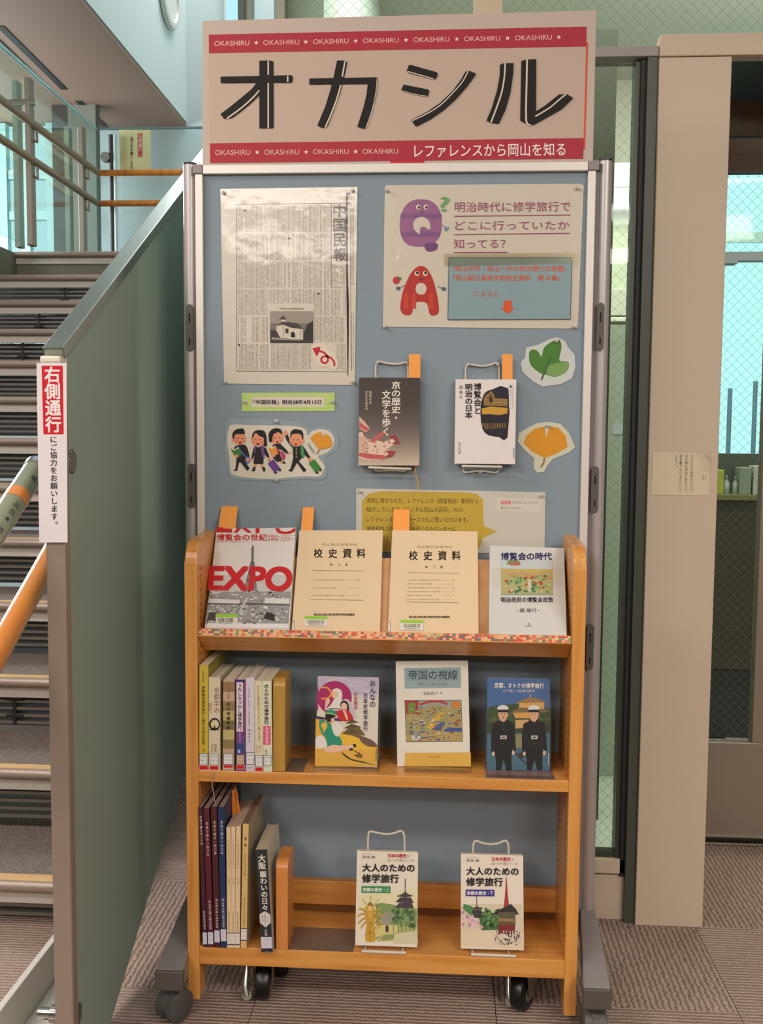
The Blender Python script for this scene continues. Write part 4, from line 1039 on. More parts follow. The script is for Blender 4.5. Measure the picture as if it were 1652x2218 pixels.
def KP(x, y): k = 422/1560.0; return (1230+x*k, 600+y*k)
TK = (70, 56, 50)
p.vtext('小さなお子様連れの方は、', KP(992, 0)[0], KP(0, 1420)[1], KP(0, 1740)[1], 6.6, TK, k=-.02)
p.vtext('お子様の安全に気をつけ、', KP(948, 0)[0], KP(0, 1420)[1], KP(0, 1745)[1], 6.6, TK, k=-.02)
p.vtext('目を離さないようにして', KP(904, 0)[0], KP(0, 1420)[1], KP(0, 1730)[1], 6.6, TK, k=-.02)
p.vtext('ください。', KP(866, 0)[0], KP(0, 1420)[1], KP(0, 1540)[1], 6.6, TK, k=-.02)
p.vtext('願い', KP(1092, 0)[0], KP(0, 1490)[1], KP(0, 1640)[1], 9.5, TK, k=-.02, gap=.7)
p.text('お', *KP(1082, 1436), *KP(1106, 1460), TK)
p.done(kn)
# ================================================================ book cart
CY0, CY1 = 1.93, 2.115
CL0, CL1, CR0, CR1 = -.5125, -.4875, .2535, .2785
cart = thing('book_cart', 'oak display book cart with three shelves on black casters', 'book cart', (-.117, 2.02, 0))
def side(x0, x1):
    pr = [(CY0, .021), (CY0, .925)]
    for k in range(7):
        t = math.pi/2*k/6; pr.append((CY0+.045-.045*math.cos(t), .925+.045*math.sin(t)))
    pr += [(CY1-.012, .977), (CY1, .965), (CY1, .021), (CY1-.05, .021), (CY1-.05, .085), (CY0+.052, .085), (CY0+.052, .021)]
    return MB().prism([(x0, y, z) for y, z in pr], (x1-x0, 0, 0), M_WOOD)
for x0, x1 in ((CL0, CL1), (CR0, CR1)):
    sp_ = side(x0, x1).build('side_panel', cart, bevel=.0025)
    xi = x1 if x0 < 0 else x0; s_ = 1 if x0 < 0 else -1
    mb = MB()
    for k in range(52):
        z = .17+k*.0145
        for yy in (1.962, 2.09): mb.box(min(xi, xi+s_*.0004), max(xi, xi+s_*.0004), yy-.0016, yy+.0016, z, z+.006, M_DARK)
    mb.build('pin_slots', sp_, kind='stuff')
SZ2, SZ3 = .5055, .1365
MB().box(CL1, CR0, CY0+.001, CY1-.006, SZ2-.0235, SZ2, M_WOODX).build('shelf', cart, bevel=.0012)
MB().box(CL1, CR0, CY0+.001, CY1-.006, SZ3-.0385, SZ3, M_WOODX).build('shelf', cart, bevel=.0012)
za, zb = float(at(700, 1909, Y=2.09)[2]), float(at(700, 1960, Y=2.09)[2])
MB().box(CL1, CR0, 2.092, 2.110, zb, za, M_WOODX).build('back_rail', cart, bevel=.0012)
MB().box(CL1, CR0, 2.098, 2.110, SZ3, SZ3+.040, mat((120, 72, 30), .5)).build('back_rail', cart)  # added strip, its dark brown painted as the shade under the rail
za, zb = float(at(700, 1621, Y=2.09)[2]), SZ2+.001
MB().box(CL1, CR0, 2.092, 2.108, zb, za, M_WOODX).build('back_rail', cart, bevel=.0012)
# tilted display shelf
AN = math.radians(36); D_ = np.array([0, math.cos(AN), -math.sin(AN)]); U_ = np.array([0, math.sin(AN), math.cos(AN)])
F0 = np.array([0, CY0, .780]); Lx0, Lx1 = CL1+.0005, CR0-.0005
def sl_box(s0, s1, t0, t1, m, x0=Lx0, x1=Lx1):
    q = [F0+D_*s0+U_*t0, F0+D_*s1+U_*t0, F0+D_*s1+U_*t1, F0+D_*s0+U_*t1]
    return MB().prism([(x0, a[1], a[2]) for a in q], (x1-x0, 0, 0), m)
sl_box(0, .068, 0, .0175, M_WOODX).build('tilted_ledge', cart, bevel=.0008)
sl_box(.034, .044, .018, .203, M_BIRCH).build('tilted_back', cart)
# patterned paper tape along the lip
tapeP = MB(); cols = [(206, 78, 70), (226, 138, 104), (222, 166, 96), (104, 110, 106), (226, 176, 140), (214, 104, 80), (140, 150, 110), (216, 190, 120), (150, 96, 96), (232, 168, 130)]
r = random.Random(3); nC = 118
for i in range(nC):
    for j in range(3):
        x0 = Lx0+.001+(Lx1-Lx0-.002)*i/nC; x1 = Lx0+.001+(Lx1-Lx0-.002)*(i+1)/nC
        a, b = .0022+.0046*j, .0022+.0046*(j+1)
        q = [(x0, a), (x1, a), (x1, b), (x0, b)]
        ln = [F0-D_*.0003+U_*t for _, t in q]
        tapeP.add([(q[k][0], ln[k][1], ln[k][2]) for k in range(4)], [(0, 1, 2, 3)], mat(r.choice(cols), .5))
tapeP.build('patterned_tape', cart)

def caster(cx, cy, ang, brake, parent):
    u = np.array([math.cos(ang), math.sin(ang), 0.0]); v = np.array([-u[1], u[0], 0.0]); R_, W_ = .0385, .030
    c = np.array([cx, cy, R_+.0005])
    top = .0975
    plate = MB(); plate.box(cx-.03, cx+.03, cy-.025, cy+.025, top-.004, top, M_STEEL); plate.lathe((cx, cy, top-.013), (0, 0, 1), [(0, .019), (.006, .021), (.009, .019)], M_CHROME)
    po = plate.build('caster', parent, smooth=False)
    whl = MB().lathe(tuple(c-u*W_/2), u, [(0, R_*.80), (.003, R_*.95), (.009, R_), (W_-.009, R_), (W_-.003, R_*.95), (W_, R_*.80)], M_BLACK, n=36)
    whl.build('wheel', po, smooth=True)
    hub = MB().lathe(tuple(c-u*(W_/2+.0015)), u, [(0, R_*.26), (.0015, R_*.42), (W_+.0015, R_*.42), (W_+.003, R_*.26)], mat((168, 168, 160), .3, .8), n=24); hub.build('hub', po, smooth=True)
    fk = MB()
    for s_ in (-1, 1):
        o_ = u*s_*(W_/2+.005)
        pts = [c+o_-v*.011+np.array([0, 0, -.008]), c+o_+v*.011+np.array([0, 0, -.008]), c+o_+v*.020+np.array([0, 0, .046]), c+o_-v*.020+np.array([0, 0, .046])]
        fk.prism([tuple(q) for q in pts], tuple(u*s_*.0022), mat((150, 140, 122), .3, .85))
    pts = [c-u*(W_/2+.007)-v*.020, c+u*(W_/2+.007)-v*.020, c+u*(W_/2+.007)+v*.020, c-u*(W_/2+.007)+v*.020]
    fk.prism([tuple(q+np.array([0, 0, .043])) for q in pts], (0, 0, .004), mat((150, 140, 122), .3, .85))
    fk.build('fork', po)
    if brake:
        b = MB(); base = c+np.array([0, 0, .044])
        q = [base+u*brake[0]*.020, base+u*brake[0]*.034+np.array([0, 0, -.010]), c+u*brake[0]*.034+np.array([0, -.012, .012]), c+u*brake[0]*.034+np.array([0, -.020, -.004]), c+u*brake[0]*.030+np.array([0, -.024, -.020])]
        b.tube([tuple(t) for t in smooth_poly([tuple(a) for a in q], 4, closed=False)] if False else [tuple(t) for t in q], .0045, mat((190, 190, 182), .22, .9), n=10, r2=.0075)
        b.lathe(tuple(q[-1]+np.array([0, .004, 0])), (0, -1, .25), [(0, .010), (.002, .0115), (.004, .010)], mat((190, 190, 182), .3, .9), n=20)
        b.build('brake_pedal', po, smooth=True)
caster(-.366, 1.985, .12, (-1,), cart)
caster(.176, 1.985, -.55, (-1,), cart)
caster(-.345, 2.075, .3, None, cart)
caster(.165, 2.078, .2, None, cart)

# ================================================================ books
PG = (222, 208, 186)
def rot_root(name, label, cat, loc, R, group=None):
    o = thing(name, label, cat, (0, 0, 0), group)
    M = Matrix(((R[0][0], R[1][0], R[2][0], loc[0]), (R[0][1], R[1][1], R[2][1], loc[1]), (R[0][2], R[1][2], R[2][2], loc[2]), (0, 0, 0, 1)))
    o.matrix_basis = M
    return o, M
def lbox(M, x0, x1, y0, y1, z0, z1, m, mb=None):
    mb = mb or MB()
    P = [M @ Vector(q) for q in ((x0, y0, z0), (x1, y0, z0), (x1, y1, z0), (x0, y1, z0), (x0, y0, z1), (x1, y0, z1), (x1, y1, z1), (x0, y1, z1))]
    return mb.hexa([tuple(q) for q in P], m)

def cover_book(label, tl, tr, br, bl, base, U, th, color, spine_side=1, spine_color=None, coat=.3, group=None, cov=.0012, name='book', bump=None, hard=False):
    """book standing face out: front plane through base with up direction U; pixels give the outline"""
    U = np.array(U, float); U /= np.linalg.norm(U); X = np.array([1.0, 0, 0]); B = np.cross(X, U)  # B points into the book (away from the viewer)
    if B[1] < 0: B = -B
    N = -B; base = np.array(base, float)
    q = [hit(np.array(p[0]), np.array(p[1]), base, N) for p in (tl, tr, br, bl)]
    l2 = [((a-base) @ X, (a-base) @ U) for a in q]
    # in-plane lean
    dx = ((l2[0][0]-l2[3][0])+(l2[1][0]-l2[2][0]))/2; H = ((l2[0][1]-l2[3][1])+(l2[1][1]-l2[2][1]))/2
    W = ((l2[1][0]-l2[0][0])+(l2[2][0]-l2[3][0]))/2
    ang = math.atan2(dx, H); X2 = X*math.cos(ang)-U*math.sin(ang); U2 = U*math.cos(ang)+X*math.sin(ang)
    H = math.hypot(H, dx)
    bl3 = (q[3]+q[2])/2 - X2*W/2
    R = (X2, B, U2)
    root, M = rot_root(name, label, 'book', bl3, R, group)
    c = mat(color, .45, coat=coat, bump=bump, bump_scale=20); sc = mat(spine_color or color, .45, coat=coat)
    mb = MB(); lbox(M, 0, W, 0, cov, 0, H, c, mb); lbox(M, 0, W, th-cov, th, 0, H, c, mb)
    if spine_side > 0: lbox(M, W-cov, W, cov, th-cov, 0, H, sc, mb)
    else: lbox(M, 0, cov, cov, th-cov, 0, H, sc, mb)
    mb.build('cover', root)
    e = .003 if hard else .0004
    lbox(M, (0.0004+e*.6) if spine_side > 0 else cov, W-cov if spine_side > 0 else W-.0004-e*.6, cov, th-cov, e, H-e, mat(PG, .8, bump=.1, bump_scale=800)).build('pages', root)
    return root, Print(bl3, N, coat=coat, rough=.45), M, W, H

def spine_book(label, tx0, tx1, ty, bx0_, bx1_, by, Yf, zs, depth, color, side=None, coat=.3, group=None, hard=False, top=PG, name='book', tl_extra=0):
    """book standing spine out on level zs, spine plane Y=Yf"""
    a = at((bx0_+bx1_)/2, by, Y=Yf); P0 = at(bx0_, by, Y=Yf); P1 = at(bx1_, by, Y=Yf); T0 = at(tx0, ty, Y=Yf); T1 = at(tx1, ty, Y=Yf)
    W = (float(P1[0]-P0[0])+float(T1[0]-T0[0]))/2; H = float((T0[2]+T1[2])/2-zs)
    dx = float((T0[0]+T1[0])/2-(P0[0]+P1[0])/2); ang = math.atan2(dx, H)
    X2 = np.array([math.cos(ang), 0, -math.sin(ang)]); U2 = np.array([math.sin(ang), 0, math.cos(ang)]); H = math.hypot(H, dx)
    zz = zs + (W/2)*abs(math.sin(ang))
    o3 = np.array([float((P0[0]+P1[0])/2), Yf, zz]) - X2*W/2
    root, M = rot_root(name, label, 'book', o3, (X2, np.array([0, 1.0, 0]), U2), group)
    cov = .0016 if hard else .0007; c = mat(color, .45, coat=coat); sc = mat(side or color, .5, coat=coat)
    mb = MB(); lbox(M, 0, W, 0, cov, 0, H, c, mb); lbox(M, 0, cov, cov, depth, 0, H, sc, mb); lbox(M, W-cov, W, cov, depth, 0, H, sc, mb)
    mb.build('cover', root)
    e = .003 if hard else .0005
    lbox(M, cov, W-cov, cov, depth-e, e if hard else .0002, H-e, mat(top, .85, bump=.15, bump_scale=900)).build('pages', root)
    return root, Print((0, Yf, 0), (0, -1, 0), coat=coat, rough=.45), M, W, H

def slip(label, quad, P, N, th=.0006, col=(246, 160, 74)):
    q = [hit(np.array(a), np.array(b), P, N) for a, b in quad]
    n = np.array(N, float); n /= np.linalg.norm(n)
    root = MB().prism([tuple(a) for a in q], tuple(-n*th), mat(col, .6))
    o = root.build('orange_slip'); return tag(o, label, 'paper slip', 'orange paper slips in the books')
def call_label(p, x0, y0, x1, y1, root, red=None, k=0.0, c=(222, 218, 214), fr=(60, 56, 84)):
    h = y1-y0
    p.rect(x0, y0, x1, y1, fr, k=k); p.rect(x0+.9, y0+1.1, x1-.9, y1-1.1, c, k=k)
    p.text('210.6', x0+2.5, y0+h*.16, x1-2.5, y0+h*.30, (120, 112, 116)); p.text('キ 1', x0+3.5, y0+h*.52, x1-3.5, y0+h*.66, (120, 112, 116))
    if red: p.rect(x0-.5, red[0], x1+.5, red[1], (232, 196, 190)); p.rect(x0+.4, red[0]+1.2, x1-.4, red[1]-1.2, (206, 34, 36))

# ---- top, tilted shelf
TB = np.array([0, 1.95, .787])
def tpos(s): return F0 + U_*.0178 + D_*s
NB = -D_
def ink(p, s, *a, **k): p.text(s, *a, **k)
b, p, M, W, H = cover_book('red and white book on world expositions with a tower photograph', (468, 1142.5), (641, 1145.5), (624.5, 1368), (446, 1365), tpos(.012), U_, .019, (224, 216, 210), -1, coat=.5)
def EP(x, y): k = 460/1652.0; return (400+x*k, 1050+y*k)
def EQ(*pts): return [EP(*v) for v in pts]
ER = (200, 40, 46)
p.poly(EQ((196, 810), (828, 815), (806, 1080), (158, 1075)), (150, 148, 146)); p.poly(EQ((210, 700), (832, 700), (826, 830), (192, 830)), (200, 196, 192))
r = random.Random(11)
for i in range(300):
    x = r.uniform(170, 812); y = r.uniform(822, 1072); w_ = r.uniform(4, 26); h_ = r.uniform(3, 12); g = r.choice((60, 90, 120, 176, 205, 224, 232))
    if x+w_ > 816-(y-815)*.09: continue
    p.mb.add(p.pts(EQ((x, y), (x+w_, y), (x+w_, y+h_), (x, y+h_)), layer=p.L+1+(i % 5)), [(0, 1, 2, 3)], p.m((g, g-2, g-4)))
p.L += 7
p.poly(EQ((175, 905), (820, 930), (818, 940), (172, 930)), (96, 94, 92)); p.poly(EQ((188, 885), (430, 895), (425, 925), (182, 918)), (214, 210, 206)); p.poly(EQ((620, 880), (815, 885), (812, 925), (620, 922)), (216, 212, 206))
p.poly(EQ((470, 880), (500, 880), (450, 960), (420, 990)), (190, 186, 182)); p.poly(EQ((640, 985), (700, 1010), (700, 1060), (610, 1040)), (52, 50, 50)); p.poly(EQ((190, 990), (250, 995), (240, 1060), (175, 1050)), (70, 68, 66))
TW = (84, 80, 80)
p.poly(EQ((527, 470), (532, 470), (540, 492), (536, 590), (546, 700), (556, 800), (580, 840), (560, 850), (520, 790), (490, 830), (440, 850), (470, 790), (496, 700), (516, 590), (518, 492)), (140, 136, 134))
for a_, b_ in (((529, 470), (527, 620)), ((516, 600), (470, 800)), ((538, 600), (556, 800)), ((510, 605), (540, 605)), ((498, 690), (548, 690)), ((486, 745), (552, 745)), ((500, 690), (545, 745)), ((548, 690), (490, 745)), ((512, 620), (548, 680)), ((536, 620), (500, 680))): p.stroke(EQ(a_, b_), 1.6, TW)
p.text('EXPO', *EP(200, 637), *EP(836, 815), ER, sl=.012, bold=.045, k=-.09)
p.poly(EQ((246, 332), (300, 330), (296, 340), (370, 342), (366, 372), (244, 370)), ER); p.poly(EQ((380, 372), (408, 372), (440, 338), (410, 334)), ER); p.poly(EQ((444, 338), (490, 372), (524, 372), (476, 335)), ER); p.poly(EQ((552, 336), (582, 336), (580, 376), (550, 375)), ER)
p.poly(EQ((702, 338), (735, 338), (742, 356), (780, 366), (830, 355), (840, 340), (864, 340), (858, 362), (820, 380), (770, 384), (722, 372)), ER)
p.text('博覧会の世紀', *EP(248, 384), *EP(638, 434), ER, bold=.02); p.text('1851-', *EP(658, 390), *EP(738, 411), ER); p.text('1970', *EP(657, 416), *EP(728, 437), ER)
p.stroke(EQ((650, 384), (646, 440)), .6, ER); p.stroke(EQ((752, 388), (748, 444)), .6, ER)
for i, t in enumerate(('A CENTURY OF', 'WORLD', 'EXPOSITIONS', '1851-1970')): p.text(t, *EP(760, 391+12.5*i), *EP((856, 812, 848, 818)[i], 399+12.5*i), ER)
p.text('橋爪紳也 寺下勍 橋爪紳也 コレクション', *EP(248, 439), *EP(524, 448), (190, 90, 92))
p.rect(*EP(240, 1006), *EP(412, 1100), (216, 208, 200)); p.rect(*EP(242, 1006), *EP(411, 1032), (150, 200, 60))
def barcode(p, x0, y0, x1, y1, c=(50, 46, 46), seed=1):
    r = random.Random(seed); x = x0
    while x < x1-.8:
        w_ = r.choice((.5, .7, 1.0)); p.mb.add(p.pts([(x, y0), (x+w_, y0), (x+w_, y1), (x, y1)], layer=p.L+1), [(0, 1, 2, 3)], p.m(c)); x += w_+r.choice((.6, .8, 1.2))
    p.L += 1
barcode(p, *EP(254, 1036), *EP(382, 1070)); p.text('0015188266', *EP(266, 1072), *EP(368, 1082), (90, 84, 84))
p.poly(EQ((160, 1082), (806, 1082), (804, 1118), (156, 1112)), (226, 218, 216)); p.stroke(EQ((180, 1036), (168, 1110)), 1, (40, 40, 60))
p.done(b)

def archive(label, corners, no, dxy, rows, right, s0=.022, th=.008):
    b, p, M, W, H = cover_book(label, *corners, tpos(s0), U_, th, (226, 198, 160), -1, coat=.15)
    (ox, oy) = dxy
    def A(x, y): k = 460/1652.0; return (400+x*k+ox, 1050+y*k+oy)
    T_ = (34, 26, 24); G_ = (140, 118, 96)
    p.text('岡山朝日高等学校', *A(1070, 455), *A(1344, 475), (120, 100, 82), sl=.005)
    for ch, x in zip('校史資料', (1004, 1118, 1230, 1338)): p.text(ch, *A(x, 497), *A(x+66, 568), T_, bold=.022)
    for ch, x in zip('第'+no+'集', (1128, 1196, 1246)): p.text(ch, *A(x, 612), *A(x+(22 if ch in '第集' else 13), 631), (96, 80, 68))
    p.stroke([A(994, 666), A(1398, 670)], .8, G_); p.stroke([A(976, 893), A(1388, 898)], .8, G_)
    for i in range(rows):
        y = 700+((i+.6)*180/rows)
        p.text('校史と旅行の記録' * (2 if i % 3 != 1 else 1), *A(1000-i*3, y), *A(1240-(60 if i % 3 == 1 else 0), y+9), (158, 134, 110)); p.stroke([A(1250, y+6), A(1335, y+7)], .4, (188, 164, 134)); p.text('%d' % (1+i*9), *A(1344, y), *A(1354, y+9), (158, 134, 110))
    p.text('岡山県立岡山朝日高等学校校史編纂室', *A(1006, 1000), *A(1320, 1018), (70, 56, 48), bold=.02)
    (lx, ly) = right
    p.poly([A(928+lx, 1020+ly), A(1110+lx, 1022+ly), A(1108+lx, 1104+ly), A(926+lx, 1100+ly)], (222, 212, 200)); p.poly([A(932+lx, 1020+ly), A(1108+lx, 1022+ly), A(1106+lx, 1047+ly), A(931+lx, 1045+ly)], (150, 200, 66))
    barcode(p, *A(954+lx, 1052+ly), *A(1082+lx, 1080+ly), seed=int(no)); p.text('0008290533', *A(966+lx, 1084+ly), *A(1074+lx, 1094+ly), (90, 84, 80))
    p.done(b)
    return b, M, W, H
b4 = archive('plain tan school history volume beside the red and white book', ((648, 1147.5), (829, 1150), (822, 1372), (631, 1369)), '4', (0, 0), 3, (0, 0))
b2 = archive('plain tan school history volume right of its twin, with longer contents list', ((849, 1150), (1034, 1149.5), (1036, 1375), (840, 1371)), '2', (206, 5), 6, (8, 12))
for (b_, x, y) in ((b4[0], 633, 1345), (b2[0], 841, 1347)):
    p = Print(tpos(.022), NB, rough=.5); p.rect(x, y, x+4.5, y+21, (70, 66, 110)); p.rect(x, y+1.2, x+3.6, y+20, (222, 216, 214)); p.done(b_, 'shelf_label')
b, p, M, W, H = cover_book('pale book on the age of expositions with landscape painting, far right top shelf', (1060, 1183), (1222, 1186), (1226, 1379), (1060, 1375.5), tpos(.004), U_, .027, (206, 204, 198), 1, spine_color=(168, 110, 104), coat=.9, hard=True)
def HP(x, y): k = 530/1652.0; return (760+x*k, 1050+y*k)
def HQ(*pts): return [HP(*v) for v in pts]
r = random.Random(5)
p.poly(HQ((950, 560), (1200, 545), (1434, 560), (1436, 680), (1200, 700), (952, 690)), (200, 196, 186)); p.poly(HQ((1010, 505), (1362, 508), (1364, 745), (1012, 742)), (176, 166, 112))
p.poly(HQ((1012, 505), (1360, 508), (1360, 570), (1012, 566)), (190, 196, 196)); p.poly(HQ((1060, 510), (1120, 505), (1150, 535), (1050, 540)), (112, 138, 88)); p.poly(HQ((1076, 518), (1140, 518), (1140, 545), (1076, 545)), (170, 110, 80))
p.poly(HQ((1012, 572), (1360, 572), (1360, 590), (1012, 588)), (196, 166, 92)); p.poly(HQ((1040, 600), (1200, 596), (1362, 620), (1362, 640), (1100, 630)), (188, 150, 96))
for i in range(60):
    x = r.uniform(1016, 1330); y = r.uniform(612, 725); c = r.choice(((70, 124, 84), (86, 144, 90), (120, 156, 90), (200, 184, 140), (170, 80, 64), (154, 170, 120), (60, 106, 76)))
    p.mb.add(p.pts(smooth_poly(HQ((x, y), (x+r.uniform(8, 30), y-5), (x+r.uniform(14, 32), y+8), (x+6, y+14)), 2), layer=p.L+1+(i % 6)), [tuple(range(8))], p.m(c))
p.L += 8
p.poly(HQ((1190, 640), (1216, 640), (1216, 720), (1196, 720)), (196, 190, 168)); p.poly(HQ((1012, 735), (1364, 730), (1364, 745), (1012, 745)), (150, 160, 130))
NV = (48, 44, 92)
p.text('博覧会の時代', *HP(1012, 458), *HP(1354, 508), NV, bold=.03); p.text('明治政府の博覧会政策', *HP(1012, 758), *HP(1364, 794), (44, 34, 48), bold=.02); p.text('國 雄行', *HP(1140, 834), *HP(1250, 860), (52, 44, 52)); p.stroke(HQ((1112, 848), (1134, 848)), .6, (90, 80, 80)); p.stroke(HQ((1256, 848), (1278, 848)), .6, (90, 80, 80))
p.poly(HQ((1194, 930), (1206, 940), (1198, 948)), (120, 60, 50)); p.text('岩田書院', *HP(1172, 950), *HP(1222, 958), (90, 82, 78))
p.done(b)

# slips standing in the tilted books
PS = tpos(.026)
slip('orange paper slip rising from the red and white book, leftmost and widest', ((480, 1092), (516, 1091.5), (509, 1150), (472, 1150)), PS, NB)
slip('orange paper slip rising from the tan volume beside the red and white book', ((656, 1093), (681, 1093), (676, 1156), (651, 1156)), PS, NB)
slip('orange paper slip rising from the right tan volume, over the bubble notice', ((852, 1097), (887, 1096), (886, 1156), (851, 1156)), PS, NB)

# ---- books hung on the board with wire holders
M_WIREW = mat((206, 198, 182), .4, coat=.3, name='cream_coated_wire')
def wire(pts3, r=.0022, m=M_WIREW): return MB().tube(pts3, r, m, n=8)
UB_ = np.array([0, .045, 1.0]); UB_ /= np.linalg.norm(UB_)
def board_book(label, tl, tr, br, bl, color, spc, th=.018):
    base = np.array([0, BY-.030, float(at(bl[0], bl[1], Y=BY-.030)[2])])
    return cover_book(label, tl, tr, br, bl, base, UB_, th, color, 1, spine_color=spc, coat=.5)
b, p, M, W, H = board_book('dark book on Kyoto history with fan pattern hung on the board', (778, 818), (909.5, 818), (907.5, 1010.5), (775.5, 1007.5), (72, 62, 58), (28, 24, 26))
_st = [(818, (70, 60, 56)), (880, (78, 67, 63)), (925, (104, 92, 86)), (955, (134, 118, 108)), (1009, (204, 184, 162))]
for i in range(40):
    y0 = 819+i*4.72; t = y0+2.4
    for (ya, ca), (yb_, cb) in zip(_st[:-1], _st[1:]):
        if ya <= t <= yb_+.1: f_ = (t-ya)/(yb_-ya); c = tuple(int(ca[q_]+(cb[q_]-ca[q_])*f_) for q_ in range(3))
    p.mb.add(p.pts([(778-(y0-818)*.0125, y0), (909.6-(y0-818)*.01, y0+.0), (909.6-(y0-814)*.01, y0+4.9), (778-(y0-814)*.0125, y0+4.9)], layer=p.L+1), [(0, 1, 2, 3)], p.m(c))
p.L += 1
p.vtext('京の歴史・', *BP(322, 0)[:1], BP(0, 350)[1], BP(0, 640)[1], 21, (232, 222, 206), bold=.02)
p.vtext('文学を歩く', *BP(252, 0)[:1], BP(0, 415)[1], BP(0, 745)[1], 20, (232, 222, 206), bold=.02)
p.vtext('知恵の会', BP(138, 0)[0], BP(0, 418)[1], BP(0, 515)[1], 7, (206, 196, 184)); p.vtext('代表糸井通浩編', BP(110, 0)[0], BP(0, 418)[1], BP(0, 555)[1], 6, (206, 196, 184))
PKR = ((208, 168, 150), (196, 90, 90), (170, 60, 66), (222, 190, 170), (150, 64, 66))
for pts_, c in ((((58, 600), (100, 640), (136, 690), (110, 715), (60, 690)), 0), (((60, 640), (130, 690), (120, 710), (62, 680)), 1), (((55, 720), (80, 710), (100, 760), (150, 770), (240, 780), (300, 760), (322, 790), (270, 830), (270, 870), (200, 916), (100, 912), (56, 900)), 3),
                 (((130, 780), (215, 715), (250, 720), (160, 790)), 1), (((56, 860), (240, 880), (230, 910), (120, 905), (56, 885)), 1), (((260, 740), (320, 735), (355, 800), (290, 800), (320, 775)), 4), (((240, 845), (322, 850), (300, 890), (230, 905), (270, 870)), 4), (((60, 740), (110, 750), (130, 830), (90, 870), (56, 840)), 0)):
    p.poly(BQ(*pts_), PKR[c])
r = random.Random(9)
for i in range(36):
    x = r.uniform(70, 290); y = r.uniform(760, 895); p.mb.add(p.pts(BQ((x, y), (x+9, y-3), (x+10, y+6), (x+2, y+7)), layer=p.L+1), [(0, 1, 2, 3)], p.m(r.choice(((120, 84, 74), (176, 120, 90), (90, 90, 70), (196, 60, 60)))))
p.done(b)
q = M @ Vector((W+.0002, .002, H*.02)); p = MB()
lbox(M, W, W+.0006, .001, .017, .036, .0, M_DARK)
mb = MB(); lbox(M, W+.0001, W+.0005, .002, .016, .012, .034, mat((214, 208, 200), .5), mb); lbox(M, W+.0001, W+.0005, .002, .016, .001, .010, mat((198, 36, 40), .5), mb); mb.build('shelf_label', b)
b1 = b
# ribbon marker of that book
rp = [at(x, y, Y=BY-.02) for x, y in ((899, 1010), (900, 1028), (906, 1046), (905, 1062))]
MB().tube([tuple(v) for v in rp], .0016, mat((196, 150, 62), .6), n=6).build('ribbon_marker', b1)
b, p, M, W, H = board_book('white book on expositions with lit palace at night on the board', (987.5, 821.5), (1117, 822), (1116.2, 1005.5), (983, 1004), (226, 216, 212), (224, 212, 206))
p.poly(BQ((940, 470), (960, 430), (1010, 408), (1126, 402), (1120, 752), (1060, 750), (980, 735), (940, 690), (926, 600), (928, 520)), (34, 30, 42), smooth=2)
p.poly(BQ((948, 468), (968, 440), (985, 440), (1002, 415), (1018, 445), (1032, 470), (1120, 476), (1122, 530), (950, 520)), (120, 92, 54)); p.poly(BQ((934, 545), (1000, 530), (1120, 540), (1118, 580), (1060, 592), (1000, 585), (936, 586)), (200, 150, 50))
GL = (214, 170, 84)
for x in range(956, 1120, 13): p.stroke(BQ((x, 480), (x, 518)), .7, GL)
for y in (478, 498, 520): p.stroke(BQ((952, y), (1120, y+4)), .7, GL)
p.stroke(BQ((965, 470), (985, 440), (1000, 425), (1018, 445), (1028, 470)), 1, GL); p.poly(BQ((985, 478), (998, 455), (1012, 478), (1010, 500), (988, 500)), (50, 36, 30))
for x in range(940, 1110, 12): p.stroke(BQ((x, 650), (x, 650+28+(x*7 % 17))), 1.1, (176, 134, 60))
p.vtext('博覧会と', BP(905, 0)[0], BP(0, 362)[1], BP(0, 588)[1], 17, (28, 24, 26), bold=.02); p.vtext('明治の日本', BP(842, 0)[0], BP(0, 366)[1], BP(0, 618)[1], 17, (28, 24, 26), bold=.02)
p.vtext('國雄行', BP(786, 0)[0], BP(0, 375)[1], BP(0, 480)[1], 7, (60, 54, 54), gap=.7); p.vtext('吉川弘文館', BP(776, 0)[0], BP(0, 785)[1], BP(0, 868)[1], 5, (60, 54, 54))
p.rect(*BP(1130, 372), *BP(1156, 540), (206, 198, 194)); p.rect(*BP(1132, 376), *BP(1154, 538), (226, 217, 213)); p.ell(*BP(1143, 388), 2.6, 3, (86, 80, 80)); p.vtext('歴史文化ライブラリー', BP(1143, 0)[0], BP(0, 410)[1], BP(0, 520)[1], 3, (96, 90, 90))
p.stroke(BQ((1176, 826), (1166, 830), (1164, 895), (1174, 900)), 1, (40, 36, 40))
p.done(b)
slip('orange paper slip beside the wire loop over the dark book', ((885.7, 767), (910.3, 767), (910, 826), (884.5, 826)), (0, BY-.02, 0), (0, -1, 0))
slip('orange paper slip beside the wire loop over the white palace book', ((1087, 767), (1109.7, 767), (1110, 830), (1087, 830)), (0, BY-.02, 0), (0, -1, 0))
YW = BY-.0055
def wp(px, py, Y=YW): return tuple(float(c) for c in at(px, py, Y=Y))
def holder(name, label, loop, lower, bar, lips):
    h = thing(name, label, 'book holder', wp(*bar[0]), 'cream wire book holders')
    top = [wp(x, y) for x, y in smooth_poly(loop, 4, closed=False)]
    wire([wp(loop[0][0]-1, bar[0][1])]+top+[wp(loop[-1][0]-1, bar[1][1])]).build('frame', h, smooth=True)
    wire([wp(x, y) for x, y in smooth_poly(lower, 3, closed=False)]).build('lower_loop', h, smooth=True)
    z = bar[0][1]
    a = wp(*bar[0], Y=BY-.036); c = wp(*bar[1], Y=BY-.036)
    wire([(a[0], YW, a[2]-.001), (a[0], BY-.036, a[2]-.001), (c[0], BY-.036, c[2]-.001), (c[0], YW, c[2]-.001)], .0025).build('shelf_bar', h, smooth=True)
    return h
